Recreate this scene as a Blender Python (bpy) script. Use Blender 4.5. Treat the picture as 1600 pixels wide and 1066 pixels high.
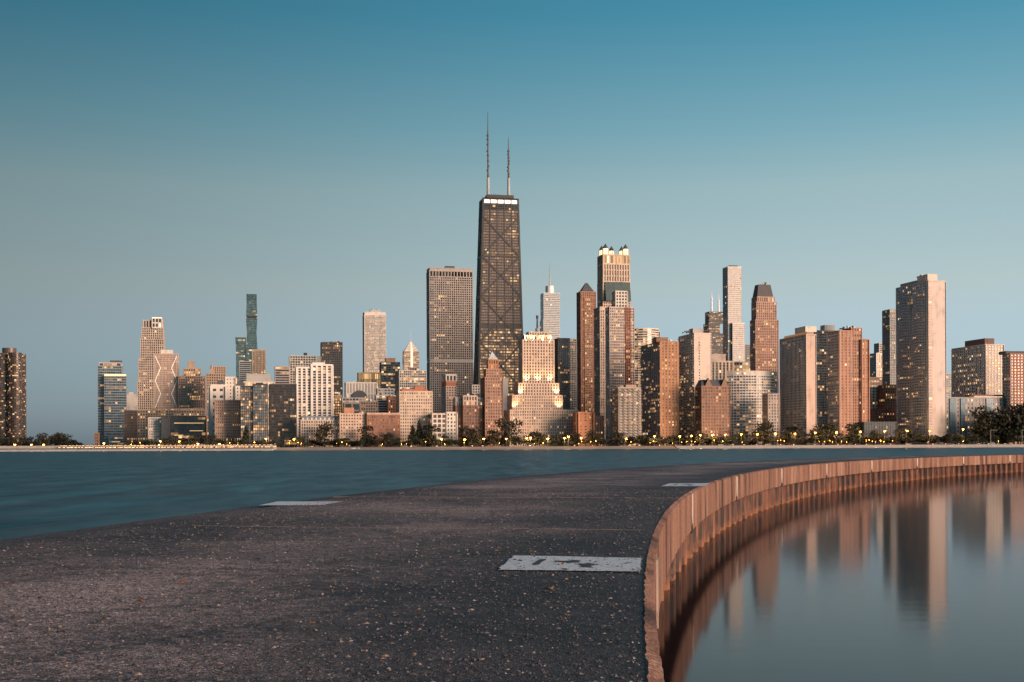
import bpy, math, random
import numpy as np
from mathutils import Matrix, Vector

random.seed(7)
for o in list(bpy.data.objects):
    bpy.data.objects.remove(o)
scn = bpy.context.scene
C = scn.collection

# ------------------------------------------------------------------ camera
FPX = 2000.0            # focal length in photo pixels (1600 wide)
HOR = 699.0             # horizon row at the middle of the picture
ROLL = 0.0042
H = 2.26                # camera above the water
DECK = 1.46             # pier deck above the water
CAPB = 0.76             # underside of the concrete cap
cam_d = bpy.data.cameras.new('camera')
cam = bpy.data.objects.new('camera', cam_d)
C.objects.link(cam)
cam_d.sensor_width = 36.0
cam_d.lens = 36.0 * FPX / 1600.0
cam_d.shift_y = (HOR - 533.0) / 1600.0
cam_d.clip_start = 0.1
cam_d.clip_end = 40000
cam.matrix_world = (Matrix.Translation((0, 0, H)) @ Matrix.Rotation(math.pi / 2, 4, 'X')
                    @ Matrix.Rotation(-ROLL, 4, 'Z'))
scn.camera = cam

# ------------------------------------------------------------------ light
SUN_AZ = math.radians(126)      # clockwise from the view direction
SUN_EL = math.radians(11)
world = bpy.data.worlds.new('World')
scn.world = world
world.use_nodes = True
wn = world.node_tree.nodes
wl = world.node_tree.links
wn.clear()
wo = wn.new('ShaderNodeOutputWorld')
bg = wn.new('ShaderNodeBackground')
sky = wn.new('ShaderNodeTexSky')
sky.sky_type = 'NISHITA'
sky.sun_disc = False
sky.sun_elevation = SUN_EL
sky.sun_rotation = SUN_AZ
sky.air_density = 1.0
sky.dust_density = 0.6
sky.ozone_density = 2.0
# dusk grading of the clear sky by elevation alone, the same all the way round
tcw = wn.new('ShaderNodeTexCoord')
sepw = wn.new('ShaderNodeSeparateXYZ')
wl.new(tcw.outputs['Generated'], sepw.inputs[0])
rampw = wn.new('ShaderNodeValToRGB')
els = rampw.color_ramp.elements
SKY_TINT = [(0.0, (0.50, 0.74, 1.55)), (0.05, (0.70, 0.81, 1.20)), (0.123, (1.12, 0.96, 0.90)), (0.196, (1.16, 1.06, 0.87)),
            (0.24, (0.82, 1.0, 0.86)), (0.32, (0.37, 0.86, 0.82)), (0.5, (0.28, 0.70, 0.76)), (1.0, (0.26, 0.64, 0.72))]
while len(els) > 1: els.remove(els[-1])
for i_, (p_, c_) in enumerate(SKY_TINT):
    e_ = els[0] if i_ == 0 else els.new(p_)
    e_.position = p_
    e_.color = (*c_, 1)
wl.new(sepw.outputs[2], rampw.inputs[0])
tint = wn.new('ShaderNodeMix')
tint.data_type = 'RGBA'
tint.blend_type = 'MULTIPLY'
tint.inputs[0].default_value = 1.0
wl.new(rampw.outputs[0], tint.inputs[7])
# the sky grows lighter towards the sunset side (west is to the right)
west = wn.new('ShaderNodeMapRange'); west.interpolation_type = 'SMOOTHSTEP'
west.inputs['From Min'].default_value = -0.55; west.inputs['From Max'].default_value = 0.5
west.inputs['To Min'].default_value = 0.42; west.inputs['To Max'].default_value = 1.36
wl.new(sepw.outputs[0], west.inputs['Value'])
glow = wn.new('ShaderNodeVectorMath'); glow.operation = 'SCALE'
wl.new(tint.outputs[2], glow.inputs[0])
wl.new(west.outputs[0], glow.inputs['Scale'])
bg.inputs['Strength'].default_value = 0.142
wl.new(sky.outputs[0], tint.inputs[6])
wl.new(glow.outputs[0], bg.inputs['Color'])
wl.new(bg.outputs[0], wo.inputs['Surface'])

sun_d = bpy.data.lights.new('sun', 'SUN')
sun_d.energy = 5.0
sun_d.angle = math.radians(25)
sun_d.color = (1.0, 0.66, 0.48)
sun = bpy.data.objects.new('sun', sun_d)
C.objects.link(sun)
sv = Vector((math.sin(SUN_AZ) * math.cos(SUN_EL), math.cos(SUN_AZ) * math.cos(SUN_EL), math.sin(SUN_EL)))
sun.rotation_euler = sv.to_track_quat('Z', 'Y').to_euler()

vs = scn.view_settings
vs.view_transform = 'Standard'
vs.look = 'None'
vs.gamma = 1.0
vs.use_curve_mapping = False
vs.exposure = 0.0
scn.render.engine = 'CYCLES'
scn.cycles.use_denoising = True
scn.cycles.max_bounces = 5
scn.cycles.diffuse_bounces = 2
scn.cycles.glossy_bounces = 3
scn.cycles.sample_clamp_indirect = 4

# ------------------------------------------------------------------ helpers
def ray(px, py):
    dx = px - 800.0
    dy = py - HOR
    return (dx - ROLL * dy) / FPX, (dy + ROLL * dx) / FPX      # right, down per metre of depth

def P(px, py, d):
    u, v = ray(px, py)
    return Vector((u * d, d, H - v * d))

def zat(px, py, d):
    return P(px, py, d).z

def tx(px, py=600):
    return ray(px, py)[0]

def tag(o, label=None, cat=None, group=None, kind=None):
    if label: o['label'] = label
    if cat: o['category'] = cat
    if group: o['group'] = group
    if kind: o['kind'] = kind
    return o

def empty(name, loc=(0, 0, 0), rz=0.0):
    o = bpy.data.objects.new(name, None)
    o.location = loc
    o.rotation_euler = (0, 0, rz)
    o.empty_display_size = 0.5
    C.objects.link(o)
    return o

class Acc:
    """collects polygons, builds ONE mesh object"""
    def __init__(s):
        s.v, s.f, s.m, s.mats = [], [], [], []
    def mi(s, mat):
        if mat not in s.mats: s.mats.append(mat)
        return s.mats.index(mat)
    def poly(s, pts, mat):
        n = len(s.v)
        s.v += [tuple(p) for p in pts]
        s.f.append(tuple(range(n, n + len(pts))))
        s.m.append(s.mi(mat))
    def hexa(s, b, t, mat, bottom=True):
        """b, t: four points each (counter-clockwise from above)"""
        n = len(s.v)
        s.v += [tuple(p) for p in b] + [tuple(p) for p in t]
        fs = [(4, 5, 6, 7), (0, 1, 5, 4), (1, 2, 6, 5), (2, 3, 7, 6), (3, 0, 4, 7)]
        if bottom: fs.append((3, 2, 1, 0))
        k = s.mi(mat)
        for f in fs:
            s.f.append(tuple(n + i for i in f))
            s.m.append(k)
    def box(s, x0, x1, y0, y1, z0, z1, mat):
        s.hexa([(x0, y0, z0), (x1, y0, z0), (x1, y1, z0), (x0, y1, z0)],
               [(x0, y0, z1), (x1, y0, z1), (x1, y1, z1), (x0, y1, z1)], mat)
    def cyl(s, x, y, z0, z1, r0, r1, mat, n=10):
        a = [2 * math.pi * i / n for i in range(n)]
        lo = [(x + r0 * math.cos(q), y + r0 * math.sin(q), z0) for q in a]
        hi = [(x + r1 * math.cos(q), y + r1 * math.sin(q), z1) for q in a]
        k = s.mi(mat); b = len(s.v)
        s.v += lo + hi
        for i in range(n):
            j = (i + 1) % n
            s.f.append((b + i, b + j, b + n + j, b + n + i)); s.m.append(k)
        s.f.append(tuple(b + n + i for i in range(n))); s.m.append(k)
        s.f.append(tuple(b + n - 1 - i for i in range(n))); s.m.append(k)
    def mesh(s, name):
        me = bpy.data.meshes.new(name)
        me.from_pydata(s.v, [], s.f)
        for m in s.mats: me.materials.append(m)
        me.polygons.foreach_set('material_index', s.m)
        me.update()
        return me
    def build(s, name, parent=None, kind=None):
        o = bpy.data.objects.new(name, s.mesh(name))
        C.objects.link(o)
        if parent: o.parent = parent
        if kind: o['kind'] = kind
        return o

# ------------------------------------------------------------------ materials
MATS = {}
def newmat(name):
    m = bpy.data.materials.new(name)
    m.use_nodes = True
    nt = m.node_tree
    return m, nt, nt.nodes['Principled BSDF']

def N(nt, typ, **kw):
    n = nt.nodes.new(typ)
    for k, v in kw.items():
        setattr(n, k, v)
    return n

def ramp(nt, stops, interp='LINEAR'):
    r = nt.nodes.new('ShaderNodeValToRGB')
    r.color_ramp.interpolation = interp
    els = r.color_ramp.elements
    while len(els) > 1: els.remove(els[-1])
    for i, (p, c) in enumerate(stops):
        e = els[0] if i == 0 else els.new(p)
        e.position = p
        e.color = (c[0], c[1], c[2], 1) if not isinstance(c, (int, float)) else (c, c, c, 1)
    return r

def wall(rgb, rough=0.8, metal=0.0, var=0.18):
    """masonry, concrete or metal: grain, blotches and run-down streaks"""
    key = ('wall', rgb, rough, metal)
    if key in MATS: return MATS[key]
    m, nt, b = newmat('masonry')
    tc = N(nt, 'ShaderNodeTexCoord')
    mp = N(nt, 'ShaderNodeMapping')
    mp.inputs['Scale'].default_value = (0.35, 0.35, 0.03)
    nt.links.new(tc.outputs['Object'], mp.inputs[0])
    n1 = N(nt, 'ShaderNodeTexNoise'); n1.inputs['Scale'].default_value = 1.0; n1.inputs['Detail'].default_value = 4
    nt.links.new(mp.outputs[0], n1.inputs['Vector'])
    n2 = N(nt, 'ShaderNodeTexNoise'); n2.inputs['Scale'].default_value = 0.12; n2.inputs['Detail'].default_value = 5
    nt.links.new(tc.outputs['Object'], n2.inputs['Vector'])
    add = N(nt, 'ShaderNodeMath', operation='ADD')
    nt.links.new(n1.outputs[0], add.inputs[0]); nt.links.new(n2.outputs[0], add.inputs[1])
    r = ramp(nt, [(0.7, tuple(c * (1 - var) for c in rgb)), (1.25, tuple(min(1, c * (1 + var)) for c in rgb))])
    hv = N(nt, 'ShaderNodeMath', operation='MULTIPLY'); hv.inputs[1].default_value = 1.0
    nt.links.new(add.outputs[0], hv.inputs[0])
    nt.links.new(hv.outputs[0], r.inputs[0])
    nt.links.new(r.outputs[0], b.inputs['Base Color'])
    b.inputs['Roughness'].default_value = rough
    b.inputs['Metallic'].default_value = metal
    MATS[key] = m
    return m

class Glass:
    pass
def glass(lit=0.12, tintc=(0.03, 0.035, 0.042), warm=1.0, rough=0.12, power=1.0):
    """window panes: an unlit and a lamp-lit material; every pane (mesh island) draws its own tone"""
    key = ('glass', lit, tintc, rough, power)
    if key in MATS: return MATS[key]
    G = Glass(); G.lit = min(.9, lit * 1.05)
    kd = ('pane', tintc, rough)
    if kd not in MATS:
        m, nt, b = newmat('window_glass')
        g = N(nt, 'ShaderNodeNewGeometry'); t = tintc
        k_ = 1.0 if max(t) < 0.2 else 0.25
        r = ramp(nt, [(0.0, t), (0.3, tuple(c * (1 + .5 * k_) for c in t)), (0.55, tuple(c * (1 - .4 * k_) for c in t)),
                      (0.8, tuple(c * (1 - .2 * k_) + .05 * k_ for c in t)), (0.93, tuple(c * (1 + .2 * k_) for c in t))], 'CONSTANT')
        nt.links.new(g.outputs['Random Per Island'], r.inputs[0]); nt.links.new(r.outputs[0], b.inputs['Base Color'])
        b.inputs['Roughness'].default_value = rough; b.inputs['IOR'].default_value = 1.5
        MATS[kd] = m
    kl = ('lit', power)
    if kl not in MATS:
        m, nt, b = newmat('lit_window')
        g = N(nt, 'ShaderNodeNewGeometry')
        e = ramp(nt, [(0.0, (0.16, 0.075, 0.03)), (0.35, (0.30, 0.145, 0.06)), (0.62, (0.52, 0.28, 0.115)), (0.82, (0.85, 0.50, 0.22)), (0.95, (1.0, 0.76, 0.46))], 'CONSTANT')
        nt.links.new(g.outputs['Random Per Island'], e.inputs[0]); nt.links.new(e.outputs[0], b.inputs['Emission Color'])
        b.inputs['Base Color'].default_value = (.1, .08, .06, 1); b.inputs['Roughness'].default_value = .2
        b.inputs['Emission Strength'].default_value = 1.25 * power
        m.cycles.emission_sampling = 'NONE'
        MATS[kl] = m
    G.dark, G.on = MATS[kd], MATS[kl]
    MATS[key] = G
    return G

def emit(rgb, strength, sample=False):
    key = ('emit', rgb, strength)
    if key in MATS: return MATS[key]
    m, nt, b = newmat('lamp_light')
    b.inputs['Base Color'].default_value = (*rgb, 1)
    b.inputs['Emission Color'].default_value = (*rgb, 1)
    b.inputs['Emission Strength'].default_value = strength
    if not sample: m.cycles.emission_sampling = 'NONE'
    MATS[key] = m
    return m

STEEL = wall((0.03, 0.028, 0.028), 0.5)
DARKROOF = wall((0.045, 0.043, 0.045), 0.7)
WHITE = wall((0.62, 0.60, 0.57))

# ------------------------------------------------------------------ water
def water_mat(lagoon):
    m, nt, b = newmat('lagoon_water' if lagoon else 'lake_water')
    tc = N(nt, 'ShaderNodeTexCoord')
    bump = N(nt, 'ShaderNodeBump')
    if lagoon:
        mp = N(nt, 'ShaderNodeMapping'); mp.inputs['Scale'].default_value = (0.5, 1.6, 1)
        n1 = N(nt, 'ShaderNodeTexNoise'); n1.inputs['Scale'].default_value = 1.1; n1.inputs['Detail'].default_value = 3
        bump.inputs['Strength'].default_value = 0.012
        bump.inputs['Distance'].default_value = 0.10
        b.inputs['Base Color'].default_value = (0.010, 0.012, 0.015, 1)
        b.inputs['Roughness'].default_value = 0.085; b.inputs['Specular IOR Level'].default_value = 0.30
    else:
        mp = N(nt, 'ShaderNodeMapping'); mp.inputs['Scale'].default_value = (0.16, 0.035, 1)
        n1 = N(nt, 'ShaderNodeTexNoise'); n1.inputs['Scale'].default_value = 1.6; n1.inputs['Detail'].default_value = 3
        n1.inputs['Roughness'].default_value = 0.5
        bump.inputs['Strength'].default_value = 0.8
        bump.inputs['Distance'].default_value = 1.2
        b.inputs['Roughness'].default_value = 0.42; b.inputs['Specular IOR Level'].default_value = 0.22
        n3 = N(nt, 'ShaderNodeTexNoise'); n3.inputs['Scale'].default_value = 2.4; n3.inputs['Detail'].default_value = 4
        nt.links.new(mp.outputs[0], n3.inputs['Vector'])
        r = ramp(nt, [(0.36, (0.003, 0.030, 0.044)), (0.64, (0.030, 0.118, 0.142))])
        nt.links.new(n3.outputs[0], r.inputs[0])
        nt.links.new(r.outputs[0], b.inputs['Base Color'])
    b.inputs['IOR'].default_value = 1.33
    nt.links.new(tc.outputs['Object'], mp.inputs[0])
    nt.links.new(mp.outputs[0], n1.inputs['Vector'])
    nt.links.new(n1.outputs[0], bump.inputs['Height'])
    nt.links.new(bump.outputs[0], b.inputs['Normal'])
    if lagoon:      # still murky water: dark body, slightly dulled mirror
        gl = N(nt, 'ShaderNodeBsdfGlossy'); gl.inputs['Color'].default_value = (0.66, 0.66, 0.67, 1); gl.inputs['Roughness'].default_value = 0.085
        df = N(nt, 'ShaderNodeBsdfDiffuse'); df.inputs['Color'].default_value = (0.012, 0.013, 0.015, 1)
        fr_ = N(nt, 'ShaderNodeFresnel'); fr_.inputs['IOR'].default_value = 1.33
        mx = N(nt, 'ShaderNodeMixShader')
        nt.links.new(bump.outputs[0], gl.inputs['Normal']); nt.links.new(bump.outputs[0], fr_.inputs['Normal'])
        nt.links.new(fr_.outputs[0], mx.inputs[0]); nt.links.new(df.outputs[0], mx.inputs[1]); nt.links.new(gl.outputs[0], mx.inputs[2])
        nt.links.new(mx.outputs[0], nt.nodes['Material Output'].inputs['Surface'])
    return m

# ------------------------------------------------------------------ pier curve
# inner (lagoon side) edge of the deck, traced in the photograph and laid out on the deck plane
edge_px = [(1017, 1066), (1003, 981), (1002, 935), (1004, 875), (1012, 845), (1021.5, 820), (1037.5, 793),
           (1075, 772), (1109, 757.5), (1150, 744), (1221, 729), (1285, 724), (1360, 719), (1437, 715.5),
           (1508, 713), (1592, 710.6)]
hd = H - DECK
pts = []
for x, y in edge_px:
    u, v = ray(x, y)
    d = hd / v
    pts.append((d, u * d))
pts = np.array(pts)
wts = 1.0 / (0.15 + 0.02 * pts[:, 0])
co = np.polyfit(pts[:, 0], pts[:, 1], 4, w=wts)
D0, D1 = 4.0, 92.0
def edge_x(d):
    return edge_x0(d) + 0.07
def edge_x0(d):
    if d < D0:
        s0 = np.polyval(np.polyder(co), D0)
        return float(np.polyval(co, D0) + s0 * (d - D0))
    if d > D1:
        s1 = np.polyval(np.polyder(co), D1)
        t = d - D1
        return float(np.polyval(co, D1) + s1 * t + 0.004 * t * t)
    return float(np.polyval(co, d))
PIERW = 6.0
# sample by arc length
inner = []
d = -8.0
ds = 0.02
s = 0.0
last = None
path_s, path_p = [], []
while d < 330:
    x = edge_x(d)
    if last is not None:
        s += math.hypot(x - last[0], d - last[1])
    path_s.append(s); path_p.append((x, d))
    last = (x, d)
    d += 0.05 if d < 60 else 0.5
path_s = np.array(path_s); path_p = np.array(path_p)
def at_s(s):
    x = float(np.interp(s, path_s, path_p[:, 0])); y = float(np.interp(s, path_s, path_p[:, 1]))
    x2 = float(np.interp(s + 0.3, path_s, path_p[:, 0])); y2 = float(np.interp(s + 0.3, path_s, path_p[:, 1]))
    x1 = float(np.interp(s - 0.3, path_s, path_p[:, 0])); y1 = float(np.interp(s - 0.3, path_s, path_p[:, 1]))
    t = Vector((x2 - x1, y2 - y1, 0)).normalized()
    n = Vector((t.y, -t.x, 0))          # towards the lagoon (right)
    return Vector((x, y, 0)), t, n
def s_of_d(dq):
    return float(np.interp(dq, path_p[:, 1], path_s))
SMAX = float(path_s[-1]) - 1.0

# ------------------------------------------------------------------ structure: lake, lagoon, land
a = Acc()
LW = water_mat(False); GW = water_mat(True)
a.poly([(-9000, -400, 0), (9000, -400, 0), (9000, 30000, 0), (-9000, 30000, 0)], LW)
tag(a.build('lake_water'), kind='structure')
a = Acc()
ss = [0.5 + i * 2.0 for i in range(int((SMAX - 1) / 2.0))]
left = []
for s in ss:
    p, t, n = at_s(s)
    q = p - n * 2.0
    left.append((q.x, q.y, 0.006))
for i in range(len(left) - 1):
    p, q = left[i], left[i + 1]
    a.poly([p, (p[0] + 420, p[1] - 60, 0.006), (q[0] + 420, q[1] - 60, 0.006), q], GW)
tag(a.build('lagoon_water'), kind='structure')

GZ = 3.0      # street level on the far shore
SH = 1300.0   # waterline of the far shore
def simple(name, rgb, rough=0.9, scale=0.3, lo=0.75, hi=1.2, bumpd=0.0):
    m, nt, b = newmat(name)
    tc = N(nt, 'ShaderNodeTexCoord')
    n1 = N(nt, 'ShaderNodeTexNoise'); n1.inputs['Scale'].default_value = scale; n1.inputs['Detail'].default_value = 8
    nt.links.new(tc.outputs['Object'], n1.inputs['Vector'])
    r = ramp(nt, [(0.3, tuple(c * lo for c in rgb)), (0.7, tuple(min(1, c * hi) for c in rgb))])
    nt.links.new(n1.outputs[0], r.inputs[0]); nt.links.new(r.outputs[0], b.inputs['Base Color'])
    b.inputs['Roughness'].default_value = rough
    if bumpd:
        bp = N(nt, 'ShaderNodeBump'); bp.inputs['Distance'].default_value = bumpd
        nt.links.new(n1.outputs[0], bp.inputs['Height']); nt.links.new(bp.outputs[0], b.inputs['Normal'])
    return m
SAND = simple('sand', (0.42, 0.33, 0.25), scale=0.5)
LAND = simple('ground', (0.07, 0.075, 0.05), scale=0.05)
PAVE = simple('concrete', (0.40, 0.36, 0.32), scale=0.4)
ASPH = simple('asphalt', (0.06, 0.058, 0.056), scale=0.6)
a = Acc()
a.poly([(-6000, SH + 36, GZ), (6000, SH + 36, GZ), (6000, 26000, GZ), (-6000, 26000, GZ)], LAND)
tag(a.build('ground'), kind='structure')
# sand beach in the middle, stepped concrete shore wall to the right, road bank to the left
xa, xb = tx(425) * SH, tx(1060) * SH
a = Acc()
n = 60
for i in range(n):
    x0 = xa + (xb - xa) * i / n; x1 = xa + (xb - xa) * (i + 1) / n
    w0 = 3 * math.sin(i * 0.7); w1 = 3 * math.sin((i + 1) * 0.7)
    a.poly([(x0, SH + w0 - 6, -0.5), (x1, SH + w1 - 6, -0.5), (x1, SH + 20 + w1, 1.6), (x0, SH + 20 + w0, 1.6)], SAND)
    a.poly([(x0, SH + 20 + w0, 1.6), (x1, SH + 20 + w1, 1.6), (x1, SH + 38, GZ + 0.05), (x0, SH + 38, GZ + 0.05)], SAND)
tag(a.build('beach'), kind='structure')
a = Acc()
a.hexa([(xb, SH - 2, -1), (3000, SH - 2, -1), (3000, SH + 14, -1), (xb, SH + 14, -1)],
       [(xb, SH, 0.9), (3000, SH, 0.9), (3000, SH + 14, 0.9), (xb, SH + 14, 0.9)], PAVE)
a.hexa([(xb, SH + 14, -1), (3000, SH + 14, -1), (3000, SH + 24, -1), (xb, SH + 24, -1)],
       [(xb, SH + 15, 2.2), (3000, SH + 15, 2.2), (3000, SH + 24, 2.2), (xb, SH + 24, 2.2)], PAVE)
a.hexa([(xb, SH + 24, -1), (3000, SH + 24, -1), (3000, SH + 40, -1), (xb, SH + 40, -1)],
       [(xb, SH + 24.5, GZ + 0.1), (3000, SH + 24.5, GZ + 0.1), (3000, SH + 40, GZ + 0.1), (xb, SH + 40, GZ + 0.1)], PAVE)
tag(a.build('promenade'), kind='structure')
a = Acc()
a.hexa([(-3000, SH - 2, -1), (xa, SH - 2, -1), (xa, SH + 40, -1), (-3000, SH + 40, -1)],
       [(-3000, SH, 1.7), (xa, SH, 1.7), (xa, SH + 40, 3.1), (-3000, SH + 40, 3.1)], PAVE)
tag(a.build('shore_embankment'), kind='structure')
a = Acc()
a.poly([(-3000, SH + 42, GZ + 0.15), (3000, SH + 42, GZ + 0.15), (3000, SH + 66, GZ + 0.15), (-3000, SH + 66, GZ + 0.15)], ASPH)
tag(a.build('shore_road'), kind='structure')

# ------------------------------------------------------------------ pier
def deck_mat():
    m, nt, b = newmat('pier_deck_aggregate')
    L = nt.links.new
    tc = N(nt, 'ShaderNodeTexCoord')
    co_ = tc.outputs['Object']
    v1 = N(nt, 'ShaderNodeTexVoronoi'); v1.inputs['Scale'].default_value = 105
    v2 = N(nt, 'ShaderNodeTexVoronoi'); v2.inputs['Scale'].default_value = 42
    big = N(nt, 'ShaderNodeTexNoise'); big.inputs['Scale'].default_value = 0.38; big.inputs['Detail'].default_value = 6
    big.inputs['Roughness'].default_value = 0.6
    mid = N(nt, 'ShaderNodeTexNoise'); mid.inputs['Scale'].default_value = 9.0; mid.inputs['Detail'].default_value = 9; mid.inputs['Roughness'].default_value = 0.68
    fine = N(nt, 'ShaderNodeTexNoise'); fine.inputs['Scale'].default_value = 70; fine.inputs['Detail'].default_value = 4
    for q in (v1, v2, big, mid, fine): L(co_, q.inputs['Vector'])
    # stone tone per cell
    sep = N(nt, 'ShaderNodeSeparateColor'); L(v1.outputs['Color'], sep.inputs[0])
    stone = ramp(nt, [(0.0, (0.034, 0.024, 0.025)), (0.35, (0.100, 0.076, 0.075)), (0.72, (0.195, 0.154, 0.150)),
                      (0.9, (0.34, 0.28, 0.27)), (0.97, (0.44, 0.34, 0.27))], 'LINEAR')
    L(sep.outputs[0], stone.inputs[0])
    patch = ramp(nt, [(0.62, (0.20, 0.18, 0.19)), (0.72, (0.72, 0.69, 0.69)), (0.80, (1.25, 1.18, 1.16)), (0.90, (1.9, 1.75, 1.68))])
    madd = N(nt, 'ShaderNodeMath', operation='MULTIPLY_ADD'); madd.inputs[1].default_value = 0.66
    L(mid.outputs[0], madd.inputs[0])
    mb = N(nt, 'ShaderNodeMath', operation='MULTIPLY'); mb.inputs[1].default_value = 0.82
    L(big.outputs[0], mb.inputs[0]); L(mb.outputs[0], madd.inputs[2])
    L(madd.outputs[0], patch.inputs[0])
    mul = N(nt, 'ShaderNodeMix', data_type='RGBA', blend_type='MULTIPLY'); mul.inputs[0].default_value = 1
    L(stone.outputs[0], mul.inputs[6]); L(patch.outputs[0], mul.inputs[7])
    # wandering hairline cracks
    dist = N(nt, 'ShaderNodeMix', data_type='RGBA', blend_type='ADD'); dist.inputs[0].default_value = 0.35
    L(co_, dist.inputs[6]); L(mid.outputs[1], dist.inputs[7])
    cr = N(nt, 'ShaderNodeTexVoronoi', feature='DISTANCE_TO_EDGE'); cr.inputs['Scale'].default_value = 0.42
    L(dist.outputs[2], cr.inputs['Vector'])
    crr = ramp(nt, [(0.0, 0.22), (0.006, 0.55), (0.014, 1.0)]); L(cr.outputs['Distance'], crr.inputs[0])
    mul2 = N(nt, 'ShaderNodeMix', data_type='RGBA', blend_type='MULTIPLY'); mul2.inputs[0].default_value = 1
    L(mul.outputs[2], mul2.inputs[6]); L(crr.outputs[0], mul2.inputs[7])
    # trodden pale middle of the walkway, grime and algae along both edges
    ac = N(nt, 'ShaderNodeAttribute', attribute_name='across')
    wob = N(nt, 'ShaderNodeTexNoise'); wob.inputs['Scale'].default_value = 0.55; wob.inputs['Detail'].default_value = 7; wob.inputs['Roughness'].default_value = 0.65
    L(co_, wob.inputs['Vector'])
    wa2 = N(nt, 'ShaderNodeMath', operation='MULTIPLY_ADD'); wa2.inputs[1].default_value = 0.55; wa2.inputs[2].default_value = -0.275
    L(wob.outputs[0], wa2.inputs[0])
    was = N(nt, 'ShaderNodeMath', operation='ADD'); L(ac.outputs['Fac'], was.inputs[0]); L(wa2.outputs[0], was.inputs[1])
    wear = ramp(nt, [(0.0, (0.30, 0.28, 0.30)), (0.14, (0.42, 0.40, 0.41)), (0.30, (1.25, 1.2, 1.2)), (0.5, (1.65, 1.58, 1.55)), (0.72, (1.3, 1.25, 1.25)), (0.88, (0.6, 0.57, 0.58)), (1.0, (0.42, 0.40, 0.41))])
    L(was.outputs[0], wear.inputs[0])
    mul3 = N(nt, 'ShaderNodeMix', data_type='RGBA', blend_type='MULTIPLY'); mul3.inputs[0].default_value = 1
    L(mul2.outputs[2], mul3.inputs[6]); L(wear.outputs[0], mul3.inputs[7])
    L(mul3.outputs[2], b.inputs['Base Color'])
    b.inputs['Roughness'].default_value = 0.60
    # relief
    h1 = N(nt, 'ShaderNodeMath', operation='MULTIPLY_ADD'); h1.inputs[1].default_value = -0.6
    L(v1.outputs['Distance'], h1.inputs[0]); 
    h0 = N(nt, 'ShaderNodeMath', operation='MULTIPLY'); h0.inputs[1].default_value = -0.7
    L(v2.outputs['Distance'], h0.inputs[0]); L(h0.outputs[0], h1.inputs[2])
    h2 = N(nt, 'ShaderNodeMath', operation='MULTIPLY_ADD'); h2.inputs[1].default_value = 1.6
    L(mid.outputs[0], h2.inputs[0]); L(h1.outputs[0], h2.inputs[2])
    h3 = N(nt, 'ShaderNodeMath', operation='MULTIPLY_ADD'); h3.inputs[1].default_value = 0.4
    L(fine.outputs[0], h3.inputs[0]); L(h2.outputs[0], h3.inputs[2])
    bp = N(nt, 'ShaderNodeBump'); bp.inputs['Strength'].default_value = 1.0; bp.inputs['Distance'].default_value = 0.028
    L(h3.outputs[0], bp.inputs['Height']); L(bp.outputs[0], b.inputs['Normal'])
    return m

def cap_mat():
    m, nt, b = newmat('weathered_concrete_cap')
    L = nt.links.new
    tc = N(nt, 'ShaderNodeTexCoord')
    n1 = N(nt, 'ShaderNodeTexNoise'); n1.inputs['Scale'].default_value = 48; n1.inputs['Detail'].default_value = 8
    n2 = N(nt, 'ShaderNodeTexNoise'); n2.inputs['Scale'].default_value = 1.5; n2.inputs['Detail'].default_value = 6
    mp = N(nt, 'ShaderNodeMapping'); mp.inputs['Scale'].default_value = (1, 1, 0.16)
    L(tc.outputs['Object'], mp.inputs[0])
    L(tc.outputs['Object'], n1.inputs['Vector']); L(mp.outputs[0], n2.inputs['Vector'])
    r = ramp(nt, [(0.34, (0.05, 0.024, 0.016)), (0.43, (0.18, 0.085, 0.053)), (0.58, (0.27, 0.135, 0.086)), (0.72, (0.38, 0.24, 0.175))])
    L(n2.outputs[0], r.inputs[0])
    g = ramp(nt, [(0.36, (0.42, 0.38, 0.36)), (0.52, (0.95, 0.95, 0.95)), (0.68, (1.7, 1.7, 1.7))])
    L(n1.outputs[0], g.inputs[0])
    mul = N(nt, 'ShaderNodeMix', data_type='RGBA', blend_type='MULTIPLY'); mul.inputs[0].default_value = 1
    L(r.outputs[0], mul.inputs[6]); L(g.outputs[0], mul.inputs[7])
    L(mul.outputs[2], b.inputs['Base Color'])
    b.inputs['Roughness'].default_value = 0.85
    bp = N(nt, 'ShaderNodeBump'); bp.inputs['Strength'].default_value = 0.8; bp.inputs['Distance'].default_value = 0.014
    L(n1.outputs[0], bp.inputs['Height']); L(bp.outputs[0], b.inputs['Normal'])
    return m

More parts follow.
